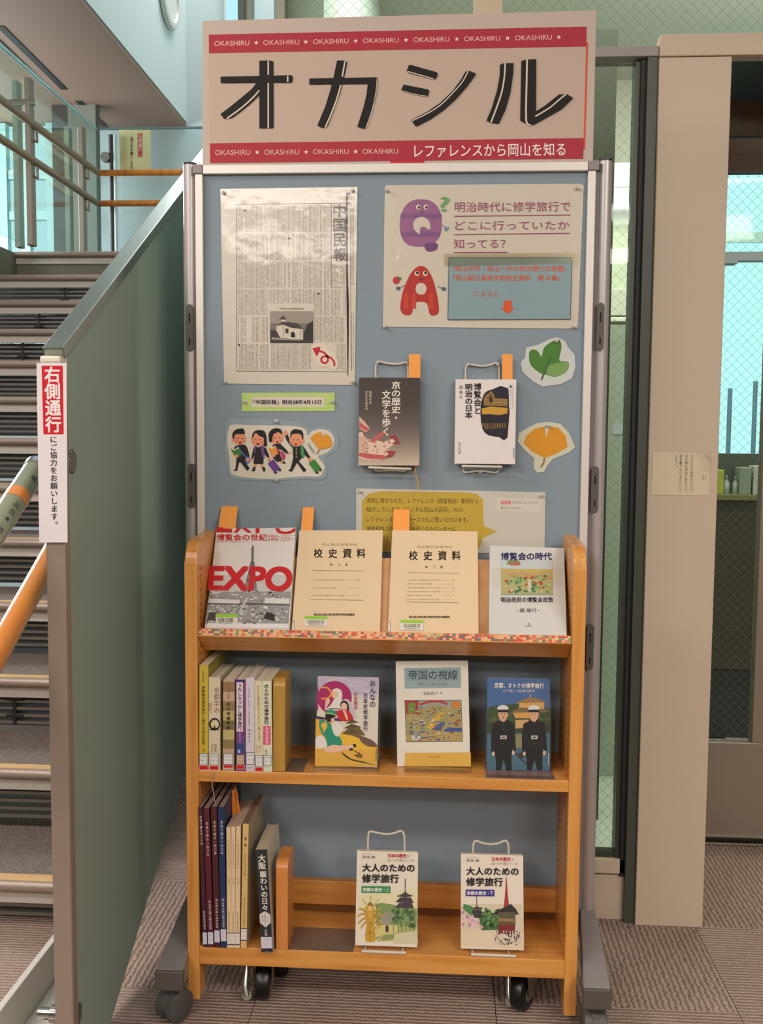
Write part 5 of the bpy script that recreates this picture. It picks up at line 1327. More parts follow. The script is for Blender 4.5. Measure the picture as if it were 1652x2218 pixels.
holder('wire_holder', 'cream wire holder pinned behind the dark book', [(814, 818), (813, 800), (815, 788), (822, 783.5), (835, 786.5), (851, 788.5), (866, 788), (876, 785), (882, 787), (883.5, 795), (883.5, 818)], [(812, 1014), (816, 1020), (850, 1018), (876, 1020), (880, 1014)], [(799, 1011.5), (888.6, 1014.5)], None)
holder('wire_holder', 'cream wire holder pinned behind the white palace book', [(1008, 821), (1008, 803), (1010, 792), (1016, 789), (1030, 791.5), (1044.5, 793), (1060, 791), (1072, 786.5), (1078, 788), (1081, 796), (1081, 821)], [(1004, 1008), (1003.6, 1020), (1010, 1023), (1041, 1019.6), (1070, 1023.6), (1078, 1020), (1078, 1008)], [(1001.5, 1008.5), (1086, 1010)], None)
pin(*BP(192, 212), 'clear push pin at left of the wire loop over the dark book'); pin(*BP(398, 218), 'clear push pin at right of the wire loop over the dark book')
pin(*BP(836, 230), 'clear push pin at left of the wire loop over the palace book'); pin(*BP(1050, 228), 'clear push pin at right of the wire loop over the palace book')
pin(*BP(297, 986), 'clear push pin under the dark book holder'); pin(*BP(924, 998), 'clear push pin under the palace book holder')

# ---- middle shelf, spine out
def Z1(x, y): k = 280/1652.0; return (400+x*k, 1400+y*k)
Y2 = float(at(500, 1670, Z=SZ2)[1])+.0005
def sp(label, a, group='spine-out books on the middle shelf', **kw):
    (tx0, tx1, ty, bx0_, bx1_, by) = a
    t = Z1(tx0, ty); t1 = Z1(tx1, ty); c = Z1(bx0_, by); c1 = Z1(bx1_, by)
    return spine_book(label, t[0], t1[0], t[1], c[0], c1[0], c[1], Y2+kw.pop('dy', 0), SZ2+.0004, kw.pop('depth', .13), kw.pop('color'), group=group, **kw)
def zx(x): return Z1(x, 0)[0]
def zy(y): return Z1(0, y)[1]
b, p, *_ = sp('yellow book, tallest on the middle shelf against the left side', (186, 302, 240, 186, 298, 1588), color=(206, 176, 58), depth=.155, side=(150, 134, 40))
p.vtext('昭和戦前期の', zx(236), zy(310), zy(478), 4.6, (50, 40, 24)); p.vtext('伊勢参宮修学旅行と旅行文化の形成', zx(238), zy(505), zy(1258), 7.5, (34, 28, 18), bold=.02, k=0); p.vtext('太田', zx(242), zy(1300), zy(1356), 4.5, (50, 40, 24))
call_label(p, zx(185), zy(1370), zx(296), zy(1518), b, red=(zy(1518), zy(1584))); p.done(b)
b, p, *_ = sp('cream book with inkbrush landscape circle on its spine', (308, 452, 398, 306, 452, 1594), color=(216, 200, 168), depth=.13, side=(208, 194, 168), hard=True)
p.vtext('京都学の', zx(408), zy(520), zy(860), 12.5, (96, 38, 34), gap=.95); p.vtext('企て', zx(328), zy(715), zy(862), 10, (96, 38, 34))
p.ell(zx(380), zy(996), 12.4, 13.8, (52, 54, 52)); p.ell(zx(384), zy(996), 8.6, 9.6, (222, 204, 160)); p.poly([Z1(*v) for v in ((310, 1070), (345, 1050), (370, 1040), (382, 1000), (392, 1042), (420, 1050), (446, 1072), (400, 1068), (340, 1072))], (34, 34, 32))
p.vtext('知恵', zx(392), zy(1250), zy(1350), 6.5, (70, 60, 50)); p.vtext('代表糸井', zx(348), zy(1240), zy(1350), 4.5, (70, 60, 50))
call_label(p, zx(318), zy(1372), zx(434), zy(1518), b, red=(zy(1522), zy(1585))); p.done(b)
rb_ = [at(x, y, Y=Y2-.004) for x, y in ((464, 1671), (460, 1680), (460, 1700), (464, 1716), (466, 1730))]
rb_ = [(float(v[0]), min(float(v[1]), Y2-.004 if i < 1 else CY0-.004), float(v[2])) for i, v in enumerate([at(464, 1671, Y=Y2-.004)]+[at(x, y, Y=CY0-.004) for x, y in ((460, 1682), (459.5, 1702), (463, 1722), (465, 1738))])]
MB().tube(rb_, .0009, mat((160, 152, 138), .7), n=6).build('ribbon_marker', b)
b, p, *_ = sp('brown book with a banded spine between cream and purple books', (490, 640, 430, 486, 626, 1584), color=(188, 160, 128), depth=.128, side=(176, 150, 124))
for i, (ya, yb, c) in enumerate(((455, 582, (150, 116, 84)), (582, 702, (196, 164, 138)), (702, 822, (146, 122, 84)), (822, 948, (186, 164, 112)), (948, 1068, (122, 110, 72)), (1068, 1192, (188, 172, 116)), (1192, 1308, (142, 122, 82)))):
    p.poly([(zx(489-.006*(ya-430)*.5), zy(ya)), (zx(639-.012*(ya-430)), zy(ya)), (zx(639-.012*(yb-430)), zy(yb)), (zx(489), zy(yb))], c)
p.vtext('くらしと四季', zx(560), zy(480), zy(680), 4.4, (70, 50, 40)); p.vtext('京の常識事始', zx(557), zy(712), zy(1070), 8, (30, 24, 20), bold=.03, gap=.72)
call_label(p, zx(496), zy(1372), zx(616), zy(1510), b, red=(zy(1512), zy(1560))); p.done(b)
b, p, *_ = sp('purple and pink spined book with white title panel', (652, 768, 425, 655, 770, 1576), color=(112, 62, 122), depth=.122, side=(190, 160, 150))
p.rect(zx(660), zy(432), zx(764), zy(460), (56, 48, 112)); p.rect(zx(662), zy(458), zx(742), zy(1088), (224, 212, 214)); p.rect(zx(744), zy(460), zx(768), zy(1086), (150, 70, 120))
p.vtext('うれしなつかし修学旅行', zx(703), zy(474), zy(1072), 9.5, (24, 18, 26), bold=.03); p.rect(zx(660), zy(1088), zx(764), zy(1094), (200, 90, 150)); p.rect(zx(656), zy(1240), zx(762), zy(1360), (62, 74, 130)); p.vtext('国鉄修学旅行', zx(705), zy(1105), zy(1235), 4, (200, 190, 216)); p.ell(zx(695), zy(1340), 3, 4, (160, 200, 216))
call_label(p, zx(660), zy(1382), zx(762), zy(1510), b, red=(zy(1510), zy(1572)), c=(198, 172, 140)); p.done(b)
b, p, *_ = sp('white lavender spined book with dark red endpapers and thin lettering', (778, 890, 400, 780, 892, 1598), color=(212, 200, 208), depth=.126, side=(206, 196, 200), hard=True)
p.vtext('『上毛の記』をゆく', zx(820), zy(480), zy(808), 5.6, (90, 80, 92)); p.vtext('明治の博覧会', zx(822), zy(830), zy(1010), 4.4, (110, 100, 112)); p.vtext('森まゆみ', zx(822), zy(1050), zy(1230), 7, (40, 36, 44), gap=.8)
call_label(p, zx(782), zy(1356), zx(888), zy(1512), b); p.text('B3591', zx(800), zy(1544), zx(860), zy(1560), (70, 66, 80)); p.done(b)
b, p, *_ = sp('cream paperback with thin black handwritten style spine title', (893, 998, 440, 898, 1000, 1606), color=(220, 206, 168), depth=.124)
p.vtext('もいちど修学旅行をしてみたいと思ったのだ', zx(938), zy(495), zy(1215), 5.2, (40, 32, 30), bold=.01, k=.02); p.vtext('北尾トロ', zx(958), zy(1262), zy(1350), 4, (50, 42, 40)); p.vtext('中川カンゴ', zx(922), zy(1262), zy(1370), 4, (50, 42, 40))
call_label(p, zx(902), zy(1392), zx(996), zy(1540), b, red=(zy(1542), zy(1602))); p.done(b)
b, p, *_ = sp('white green paperback with pink block on its spine beside the bookend', (994, 1106, 445, 1006, 1120, 1602), color=(216, 214, 186), depth=.122)
p.vtext('大人のための修学旅行', zx(1042), zy(482), zy(1004), 10, (24, 22, 22), bold=.035, k=.005); p.rect(zx(1003), zy(1018), zx(1098), zy(1258), (214, 96, 124)); p.vtext('奈良の歴史', zx(1050), zy(1034), zy(1244), 6.5, (240, 200, 206), bold=.02)
p.vtext('武光', zx(1040), zy(1322), zy(1384), 6, (40, 36, 34)); call_label(p, zx(1008), zy(1392), zx(1106), zy(1524), b); p.text('POPLAR', zx(1020), zy(1538), zx(1096), zy(1546), (80, 76, 70)); p.done(b)

def bookend(label, tx0, tx1, ty, bx0_, bx1_, by, Yf, zs, depth, color, plate_px, group=None):
    P0 = at(bx0_, by, Y=Yf); P1 = at(bx1_, by, Y=Yf); T0 = at(tx0, ty, Y=Yf)
    be = thing('bookend', label, 'bookend', ((float(P0[0])+float(P1[0]))/2, Yf+depth/2, zs))
    H = float(T0[2])-zs; x0, x1 = float(P0[0]), float(P1[0]); rr = .018
    pr = [(Yf, zs+.0008), (Yf, zs+H-rr)]+[(Yf+rr-rr*math.cos(t), zs+H-rr+rr*math.sin(t)) for t in [math.pi/2*k/6 for k in range(1, 7)]]+[(Yf+depth, zs+H), (Yf+depth, zs+.0008)]
    MB().prism([(x0, a, c) for a, c in pr], (x1-x0, 0, 0), color).build('upright', be, bevel=.001)
    xe = float(at(plate_px[0], plate_px[1], Y=Yf+.01)[0])
    MB().box(x0-.012, xe, Yf+.002, Yf+plate_px[2], zs+.0002, zs+.0009, mat((134, 110, 92), .4, metal=.3)).build('base_plate', be)
    return be
M_BE1 = ramp_mat('yellow_oak_bookend', [(0.3, (170, 126, 52)), (0.7, (190, 146, 68))], 60, (1, 1, .06), rough=.4, coat=.2)
M_BE2 = ramp_mat('orange_oak_bookend', [(0.3, (200, 124, 58)), (0.7, (216, 142, 74))], 60, (1, 1, .06), rough=.4, coat=.2)
bookend('yellow brown wooden bookend ending the row on the middle shelf', zx(1118), zx(1282), zy(418), zx(1128), zx(1282), zy(1588), Y2+.002, SZ2, .075, M_BE1, (657, 1668, .085))

# ---- middle shelf, face out, on clear stands
def base_on(py, px, zs): 
    q = at(px, py, Z=zs); return np.array([0, float(q[1]), zs])
UM = np.array([0, math.sin(math.radians(9)), math.cos(math.radians(9))])
def stand(label, px0, px1, py_bot, by, zs, tilt, hgt, col, th):
    a = at(px0, py_bot, Z=zs); c = at(px1, py_bot, Z=zs)
    x0, x1, y = float(a[0]), float(c[0]), float(a[1])
    base = at((px0+px1)/2, by, Z=zs+.0035)
    s_ = thing('book_stand', label, 'book stand', ((x0+x1)/2, y, zs))
    m = mat(col, .25, coat=.3)
    MB().box(x0, x1, y, y+.095, zs+.0004, zs+.0026, m).build('base_plate', s_)
    g = glass_mat('clear_acrylic_%d' % px0, (236, 230, 224), .10)
    MB().box(x0, x1, y, y+.002, zs+.0027, zs+.0075, g).build('front_lip', s_)
    q0, q1 = float(base[1])+th+.003, zs+.0028
    MB().prism([(x0, q0, q1), (x1, q0, q1), (x1, q0+tilt[1]*hgt, q1+tilt[2]*hgt), (x0, q0+tilt[1]*hgt, q1+tilt[2]*hgt)], (0, .002, 0), g).build('back_plate', s_)
    return np.array([0, float(base[1]), float(base[2])])
base = stand('low clear stand under the pink and gold picture book', 679, 820, 1669, 1661, SZ2, UM, .10, (150, 112, 76), .018)
b, p, M, W, H = cover_book('book cover of three women with magenta moon and gold river', (688.5, 1467), (820, 1467.5), (817, 1661), (682.5, 1659.5), base, UM, .017, (206, 194, 190), 1, spine_color=(150, 150, 158), coat=.5)
def OP(x, y): k = 280/1652.0; return (660+x*k, 1410+y*k)
def OQ(*pts): return [OP(*v) for v in pts]
p.poly(OQ((168, 338), (944, 340), (936, 560), (600, 560), (160, 500)), (184, 172, 190)); p.poly(OQ((150, 830), (240, 600), (940, 620), (928, 1230), (420, 1000)), (214, 204, 188))
for a_ in (((300, 380), (480, 350), (620, 400), (800, 420), (700, 450), (560, 430)), ((620, 470), (700, 500), (900, 520), (760, 535))): p.stroke(OQ(*a_), 1.6, (206, 198, 206), smooth=3)
p.ell(*OP(380, 600), 37.2, 36.6, (164, 36, 96), n=36)
p.poly(OQ((146, 760), (162, 480), (176, 440), (170, 760)), (164, 36, 96))
p.poly(OQ((130, 1300), (140, 860), (300, 840), (420, 980), (560, 1060), (700, 1100), (930, 1225), (920, 1480), (131, 1474)), (220, 168, 62))
p.poly(OQ((130, 1270), (620, 1280), (926, 1260), (922, 1480), (131, 1474)), (218, 168, 72)); p.poly(OQ((560, 1060), (700, 1080), (860, 1140), (928, 1225), (800, 1215), (720, 1160), (660, 1110)), (110, 84, 70), smooth=3)
p.poly(OQ((470, 1290), (600, 1380), (740, 1410), (926, 1470), (800, 1440), (600, 1400), (500, 1340)), (70, 62, 40), smooth=2); p.poly(OQ((560, 1240), (700, 1300), (740, 1350), (700, 1370), (620, 1330), (680, 1310)), (120, 92, 40), smooth=2)
p.poly(OQ((440, 1040), (700, 1120), (720, 1200), (900, 1240), (620, 1260), (470, 1200)), (226, 180, 56), smooth=2); p.poly(OQ((470, 1060), (560, 980), (700, 980), (780, 1080), (640, 1085)), (112, 92, 56)); 
for a_ in (((510, 930), (600, 870), (690, 915), (600, 925)), ((490, 990), (600, 930), (730, 972), (600, 990)), ((505, 1050), (600, 1000), (700, 1040), (600, 1050))): p.poly(OQ(*a_), (96, 76, 46))
WHT = (222, 214, 204); SKN = (226, 182, 156)
p.poly(OQ((350, 500), (400, 478), (450, 490), (478, 540), (470, 640), (440, 720), (300, 740), (250, 760), (330, 690), (370, 620), (420, 560), (400, 520), (352, 520)), WHT, smooth=2); p.poly(OQ((350, 520), (400, 515), (425, 550), (400, 600), (360, 602), (344, 570)), SKN, smooth=2); p.poly(OQ((270, 620), (310, 600), (320, 650), (290, 700), (262, 750), (255, 730)), SKN, smooth=2)
p.stroke(OQ((210, 470), (290, 472), (335, 540), (300, 600), (210, 610)), 3.6, (226, 150, 62), smooth=4)
p.poly(OQ((280, 740), (460, 680), (500, 720), (440, 760), (300, 770)), WHT); p.stroke(OQ((300, 738), (460, 742)), 2, (50, 40, 44))
p.poly(OQ((450, 680), (480, 630), (540, 612), (590, 660), (620, 740), (660, 860), (560, 870), (470, 840)), (190, 180, 188), smooth=2); p.poly(OQ((452, 690), (470, 645), (520, 636), (556, 680), (565, 760), (540, 760), (530, 700), (470, 720)), (24, 20, 24), smooth=2); p.poly(OQ((466, 680), (500, 660), (540, 690), (530, 735), (490, 745), (468, 720)), SKN, smooth=2)
p.poly(OQ((400, 770), (480, 745), (560, 755), (610, 830), (620, 880), (520, 900), (430, 890)), (190, 42, 44), smooth=1); p.poly(OQ((480, 750), (520, 760), (555, 870), (530, 880)), SKN)
p.poly(OQ((150, 830), (250, 850), (420, 860), (470, 900), (300, 880), (150, 870)), (66, 50, 96))
TG = (40, 142, 112)
p.poly(OQ((190, 880), (260, 890), (330, 930), (380, 1060), (450, 1100), (474, 1170), (460, 1215), (260, 1240), (280, 1140), (210, 1040), (186, 960)), TG, smooth=2); p.poly(OQ((210, 930), (270, 900), (290, 960), (240, 1050), (225, 960), (212, 1010)), (226, 176, 62)); p.poly(OQ((340, 920), (440, 930), (490, 990), (430, 1090), (370, 1060)), WHT, smooth=2)
p.poly(OQ((262, 820), (270, 790), (340, 770), (392, 800), (385, 850), (350, 870), (330, 900), (290, 900), (265, 860)), (28, 24, 28), smooth=2); p.poly(OQ((330, 870), (380, 845), (376, 890), (340, 910)), SKN); p.poly(OQ((258, 800), (290, 755), (360, 750), (400, 790), (404, 830), (330, 810)), TG, smooth=2); p.stroke(OQ((262, 800), (330, 795), (402, 822)), 1.6, (216, 190, 70))
p.poly(OQ((145, 1100), (220, 1080), (270, 1150), (280, 1230), (150, 1250), (136, 1180)), WHT, smooth=2)
p.poly(OQ((250, 1250), (350, 1200), (470, 1210), (620, 1200), (640, 1230), (500, 1270), (360, 1300), (260, 1290)), SKN, smooth=2); p.poly(OQ((610, 1190), (650, 1190), (660, 1220), (630, 1235)), (26, 22, 24)); p.poly(OQ((570, 1245), (615, 1240), (605, 1272), (572, 1272)), (26, 22, 24))
p.vtext('おんなの', OP(868, 0)[0], OP(0, 372)[1], OP(0, 726)[1], 14, (44, 34, 82), bold=.012, k=-.01); p.vtext('日本史修学旅行', OP(775, 0)[0], OP(0, 535)[1], OP(0, 1030)[1], 10.5, (54, 44, 92), bold=.012); p.vtext('花房観音', OP(650, 0)[0], OP(0, 530)[1], OP(0, 750)[1], 8.6, (186, 70, 110), bold=.01)
p.stroke(OQ((930, 1250), (914, 1256), (908, 1404), (930, 1414)), 1, (44, 40, 40))
p.done(b)
base = stand('brown tinted stand under the white book with map picture', 876, 1018, 1672, 1659.6, SZ2, UM, .10, (150, 112, 72), .022)
b, p, M, W, H = cover_book('white book with teal title box and colourful fairground map', (857.5, 1433), (1012.4, 1432), (1019, 1660.5), (859.5, 1658.7), base, UM, .021, (222, 214, 200), 1, spine_color=(60, 60, 70), coat=.35, hard=True)
def TP(x, y): k = 430/1652.0; return (840+x*k, 1410+y*k)
def TQ(*pts): return [TP(*v) for v in pts]
p.poly(TQ((134, 142), (606, 136), (610, 308), (138, 314)), (148, 168, 168)); p.poly(TQ((150, 150), (592, 146), (596, 250), (150, 254)), (136, 158, 160))
p.text('帝国の視線', *TP(172, 160), *TP(576, 238), (54, 56, 66), bold=.008); p.text('博覧会と異文化表象', *TP(246, 262), *TP(494, 290), (104, 118, 122)); p.text('松田京子', *TP(294, 338), *TP(416, 366), (60, 50, 46)); p.text('著', *TP(430, 344), *TP(454, 356), (90, 80, 76))
p.poly(TQ((138, 410), (612, 408), (622, 754), (150, 758)), (64, 66, 70)); p.poly(TQ((142, 414), (609, 412), (618, 750), (154, 754)), (160, 148, 100))
p.poly(TQ((142, 414), (609, 412), (612, 470), (500, 460), (380, 450), (240, 480), (146, 520)), (146, 156, 152)); p.poly(TQ((142, 414), (256, 414), (246, 520), (150, 524)), (168, 54, 52)); p.poly(TQ((164, 440), (200, 424), (232, 440), (232, 515), (166, 515)), (110, 136, 60)); p.stroke(TQ((262, 446), (340, 424), (430, 420), (494, 442)), 5, (180, 60, 60), smooth=4); p.ell(*TP(566, 446), 11, 8, (200, 128, 60))
p.poly(TQ((320, 640), (380, 560), (440, 500), (470, 480), (460, 530), (400, 610), (360, 650)), (202, 164, 60)); p.poly(TQ((150, 700), (400, 660), (616, 690), (617, 750), (154, 754)), (172, 152, 96))
r = random.Random(21)
for i in range(150):
    x = r.uniform(160, 580); y = r.uniform(470, 735); w_ = r.uniform(8, 34); h_ = r.uniform(4, 14); c = r.choice(((70, 86, 140), (84, 100, 150), (206, 196, 176), (180, 150, 70), (120, 130, 80), (150, 60, 60), (190, 166, 110), (96, 110, 96), (140, 120, 96)))
    p.mb.add(p.pts(TQ((x, y), (x+w_, y-5), (x+w_+4, y-5+h_), (x+3, y+h_)), layer=p.L+1+(i % 6)), [(0, 1, 2, 3)], p.m(c))
p.L += 8
p.poly(TQ((360, 660), (440, 590), (480, 590), (430, 660)), (84, 92, 132)); p.poly(TQ((470, 650), (540, 640), (612, 640), (614, 668), (470, 672)), (66, 84, 144)); p.ell(*TP(233, 722), 10, 5, (202, 206, 200)); p.poly(TQ((220, 665), (246, 665), (250, 730), (222, 730)), (140, 150, 146))
p.poly(TQ((144, 848), (688, 844), (690, 962), (140, 958)), (216, 172, 78)); p.text('吉川弘文館', *TP(342, 874), *TP(432, 892), (120, 88, 40))
p.done(b)
base = stand('grey clear stand with tall back under the blue sky book', 1053.5, 1199, 1686, 1668.3, SZ2, UM, .15, (136, 106, 98), .017)
b, p, M, W, H = cover_book('book cover with two people in black uniforms before a golden pavilion', (1054.8, 1467.3), (1191, 1472.5), (1190.3, 1668.6), (1054, 1667.8), base, UM, .016, (58, 96, 150), 1, spine_color=(84, 40, 46), coat=.9)
p.poly(TQ((828, 470), (900, 455), (1060, 440), (1352, 480), (1350, 600), (826, 610)), (62, 76, 46), smooth=0)
r = random.Random(4)
for i in range(70):
    x = r.uniform(832, 1320); y = r.uniform(462, 640); p.mb.add(p.pts(TQ((x, y), (x+22, y-6), (x+26, y+9), (x+5, y+12)), layer=p.L+1+(i % 4)), [(0, 1, 2, 3)], p.m(r.choice(((46, 60, 36), (76, 92, 54), (60, 76, 46), (90, 100, 60)))))
p.L += 5
p.poly(TQ((824, 600), (1350, 600), (1346, 700), (824, 700)), (52, 62, 44)); p.poly(TQ((824, 690), (1346, 680), (1343, 992), (822, 990)), (70, 104, 122)); p.poly(TQ((1040, 700), (1120, 690), (1130, 800), (1060, 810)), (130, 128, 90))
p.poly(TQ((1060, 440), (1130, 400), (1190, 385), (1260, 400), (1330, 425), (1250, 430), (1120, 440)), (150, 116, 74)); p.poly(TQ((1092, 432), (1300, 428), (1300, 488), (1090, 490)), (208, 162, 92)); p.poly(TQ((1010, 520), (1100, 470), (1320, 485), (1345, 505), (1200, 520)), (120, 100, 66)); p.poly(TQ((1040, 515), (1220, 510), (1215, 560), (1060, 560)), (206, 152, 82)); p.poly(TQ((1060, 575), (1170, 570), (1170, 640), (1062, 645)), (196, 160, 104)); p.stroke(TQ((1180, 388), (1188, 362)), 1.6, (216, 200, 150))
p.stroke(TQ((1060, 850), (1110, 900), (1150, 945)), 3, (60, 50, 44), smooth=3); p.poly(TQ((1080, 850), (1140, 840), (1150, 880), (1100, 890)), (60, 54, 46))
def man(cx, dx, bw):
    U2_ = (24, 24, 26); 
    p.poly(TQ((cx-60, 870), (cx+70, 870), (cx+72, 990), (cx+28, 991), (cx+5, 900), (cx-18, 991), (cx-58, 990)), U2_)
    p.poly(TQ((cx-22, 575), (cx+28, 572), (cx+88, 600), (cx+102, 700), (cx+108, 830), (cx+86, 834), (cx+76, 800), (cx+70, 880), (cx-66, 884), (cx-72, 840), (cx-98, 846), (cx-100, 700), (cx-86, 605)), U2_, smooth=1)
    p.ell(*TP(cx-80, 855), 3, 5, (214, 176, 150)); p.ell(*TP(cx+86, 848), 3, 5, (214, 176, 150))
    p.poly(TQ((cx-38, 500), (cx+36, 500), (cx+38, 545), (cx+18, 582), (cx+2, 590), (cx-18, 582), (cx-36, 548)), (206, 158, 128), smooth=2)
    p.poly(TQ((cx-44, 515), (cx-50, 478), (cx-20, 456), (cx+20, 456), (cx+48, 478), (cx+44, 520), (cx+30, 505), (cx-30, 505)), (30, 28, 30)); p.poly(TQ((cx-48, 480), (cx-36, 460), (cx, 450), (cx+36, 460), (cx+46, 482), (cx+30, 495), (cx-34, 495)), (214, 212, 206), smooth=2); p.poly(TQ((cx-38, 488), (cx+38, 488), (cx+36, 510), (cx-36, 510)), (26, 26, 28))
    for ex in (-14, 14): p.ell(*TP(cx+ex, 528), 1.3, .8, (40, 26, 22))
    if bw: p.stroke(TQ((cx-12, 552), (cx+12, 552)), 1.4, (50, 34, 28))
    else: p.stroke(TQ((cx-9, 556), (cx+9, 556)), .8, (160, 84, 74))
    for y in (610, 650, 772): p.ell(*TP(cx+2, y), .9, .9, (130, 118, 90))
    p.rect(*TP(cx-22, 704), *TP(cx+30, 734), (196, 190, 178)); p.rect(*TP(cx-12, 712), *TP(cx+20, 726), (80, 76, 70))
man(957, 0, True); man(1214, 0, False)
p.text('京都、オトナの修学旅行', *TP(886, 264), *TP(1296, 308), (232, 224, 210), bold=.025, sl=.01); p.text('山下裕二×赤瀬川原平', *TP(958, 318), *TP(1220, 344), (216, 212, 206), sl=.01)
p.stroke(TQ((1346, 850), (1336, 856), (1334, 944), (1344, 948)), .9, (220, 214, 206))
p.done(b)

# ---- bottom shelf, spine out
def Z4(x, y): k = 260/1341.0; return (400+x*k, 1690+y*k)
Y3 = float(at(500, 2054, Z=SZ3)[1])+.0005
def sp3(label, a, group='spine-out books on the bottom shelf', **kw):
    (tx0, tx1, ty, bx0_, bx1_, by) = a
    t = Z4(tx0, ty); t1 = Z4(tx1, ty); c = Z4(bx0_, by); c1 = Z4(bx1_, by)
    Yf = Y3+kw.pop('dy', 0)
    b, p, M, W, H = spine_book(label, t[0], t1[0], t[1], c[0], c1[0], c[1], Yf, SZ3+.0004, kw.pop('depth', .15), kw.pop('color'), group=group, **kw)
    def xk(u, y):   # u in 0..1 across the spine at height y (zoomed px)
        s_ = (y-ty)/(by-ty); return Z4((tx0+(bx0_-tx0)*s_)*(1-u)+(tx1+(bx1_-tx1)*s_)*u, y)
    return b, p, xk
def vt(p, xk, s, y0, y1, u, wd, c, **kw):
    a = xk(u, y0); b_ = xk(u, y1); p.vtext(s, a[0], a[1], b_[1], wd, c, k=(b_[0]-a[0])/(b_[1]-a[1]), **kw)
def lab3(p, xk, y0, y1, c=(212, 206, 216), fr=(58, 52, 96)):
    p.poly([xk(0.01, y0), xk(.99, y0), xk(.99, y1), xk(0.01, y1)], fr); p.poly([xk(.01, y0+10), xk(.99, y0+10), xk(.99, y1-12), xk(0.01, y1-12)], c)
    a = xk(.25, y0+36); b_ = xk(.75, y0+46); p.text('376', a[0], a[1], b_[0], b_[1], (120, 112, 130)); a = xk(.3, y0+84); b_ = xk(.7, y0+94); p.text('オ', a[0], a[1], b_[0], b_[1], (120, 112, 130))
WT = (224, 206, 200)
for lb_, a, col, t1_, t2_, ya, yc, yd in (
    ('thin dark maroon volume, first at the left on the bottom shelf', (150, 196, 303, 204, 252, 1876), (70, 28, 40), '写真で綴る百二十年', '岡山県立岡山朝日', (395, 730), (1460, 1670), 1690),
    ('maroon volume second from left on the bottom shelf', (206, 272, 315, 262, 322, 1884), (92, 26, 44), '写真で語る一四〇年', '岡山県立岡山朝日高等', (465, 855), (1340, 1672), 1688),
    ('brownish maroon volume beside the navy one on the bottom shelf', (292, 358, 300, 334, 395, 1870), (78, 26, 30), '写真で語る一四〇年', '岡山県立岡山朝日高等', (450, 840), (1324, 1656), 1668),
    ('navy blue volume on the bottom shelf', (370, 438, 300, 404, 466, 1868), (28, 52, 92), '写真で語る一五〇年', '岡山県立岡山朝日高等', (450, 836), (1320, 1650), 1655)):
    b, p, xk = sp3(lb_, a, color=col, depth=.165, coat=.15, top=(150, 136, 122))
    vt(p, xk, t1_, *ya, .55, 5.6, WT, bold=.01, gap=.85); vt(p, xk, t2_, *yc, .55, 5.2, WT, bold=.01, gap=.85); lab3(p, xk, yd, yd+155); p.done(b)
for i, (lb_, a, n_) in enumerate((('cream school booklet on the bottom shelf, next to the navy volume', (463, 514, 525, 474, 517, 1900), '第四集'), ('cream school booklet on the bottom shelf, middle one of three', (517, 568, 520, 520, 560, 1896), '第二集'), ('cream school booklet on the bottom shelf, beside the tan volume', (572, 626, 515, 565, 612, 1898), '第三集'))):
    b, p, xk = sp3(lb_, a, color=(228, 198, 158), depth=.15, coat=.1, top=(200, 166, 140) if i < 2 else (190, 160, 150))
    vt(p, xk, '岡山朝日高等学校校史資料', 660, 990, .5, 3.6, (150, 110, 76)); vt(p, xk, n_, 1095, 1160, .5, 3.4, (120, 84, 62)); vt(p, xk, '岡山県立岡山朝日高等学校', 1465, 1690, .5, 3.4, (120, 84, 62)); lab3(p, xk, 1702, 1842, c=(226, 214, 204)); p.done(b)
b, p, xk = sp3('tall tan volume leaning left on the bottom shelf beside the dark book', (650, 712, 488, 624, 690, 1880), color=(222, 182, 116), depth=.165, side=(170, 152, 122), coat=.1, top=(130, 100, 76))
vt(p, xk, '通望', 620, 760, .5, 6, (70, 50, 34), bold=.02, gap=.6); vt(p, xk, '修学旅行文集', 820, 1075, .5, 5, (140, 106, 66)); vt(p, xk, '岡山県立岡山朝日', 1310, 1640, .5, 4.6, (150, 114, 70)); lab3(p, xk, 1652, 1795, c=(224, 214, 206)); p.done(b)
b, p, xk = sp3('dark navy book with bold white title leaning at the shelf edge', (790, 918, 780, 858, 982, 1940), color=(36, 42, 52), depth=.14, side=(206, 200, 176), hard=True, dy=-.012, coat=.3, top=(196, 180, 150))
WB = (232, 222, 206)
vt(p, xk, '大阪', 830, 1000, .5, 17, WB, bold=.03); vt(p, xk, '賑わいの日々', 1015, 1462, .55, 15, WB, bold=.03)
a = [xk(0.02, 1500), xk(.5, 1462), xk(.98, 1500), xk(.98, 1590), xk(.5, 1645), xk(0.02, 1590)]; p.poly(a, (222, 212, 204)); vt(p, xk, '二つの', 1510, 1590, .74, 3.6, (60, 40, 50)); vt(p, xk, '万国博覧会の', 1486, 1620, .5, 3.6, (60, 40, 50)); vt(p, xk, '解剖学', 1505, 1590, .26, 3.6, (60, 40, 50))
vt(p, xk, '山路', 1660, 1740, .5, 6.5, WB); lab3(p, xk, 1742, 1890, fr=(60, 60, 90)); a_ = xk(.3, 1912); b__ = xk(.7, 1922); p.text('BB917', a_[0], a_[1], b__[0], b__[1], (190, 184, 180)); p.done(b)
bookend('orange wooden bookend standing right of the dark navy book', Z4(1015, 0)[0], Z4(1155, 0)[0], Z4(0, 905)[1], Z4(1018, 0)[0], Z4(1152, 0)[0], Z4(0, 1893)[1], Y3+.001, SZ3, .075, M_BE2, (765, 2052, .095))
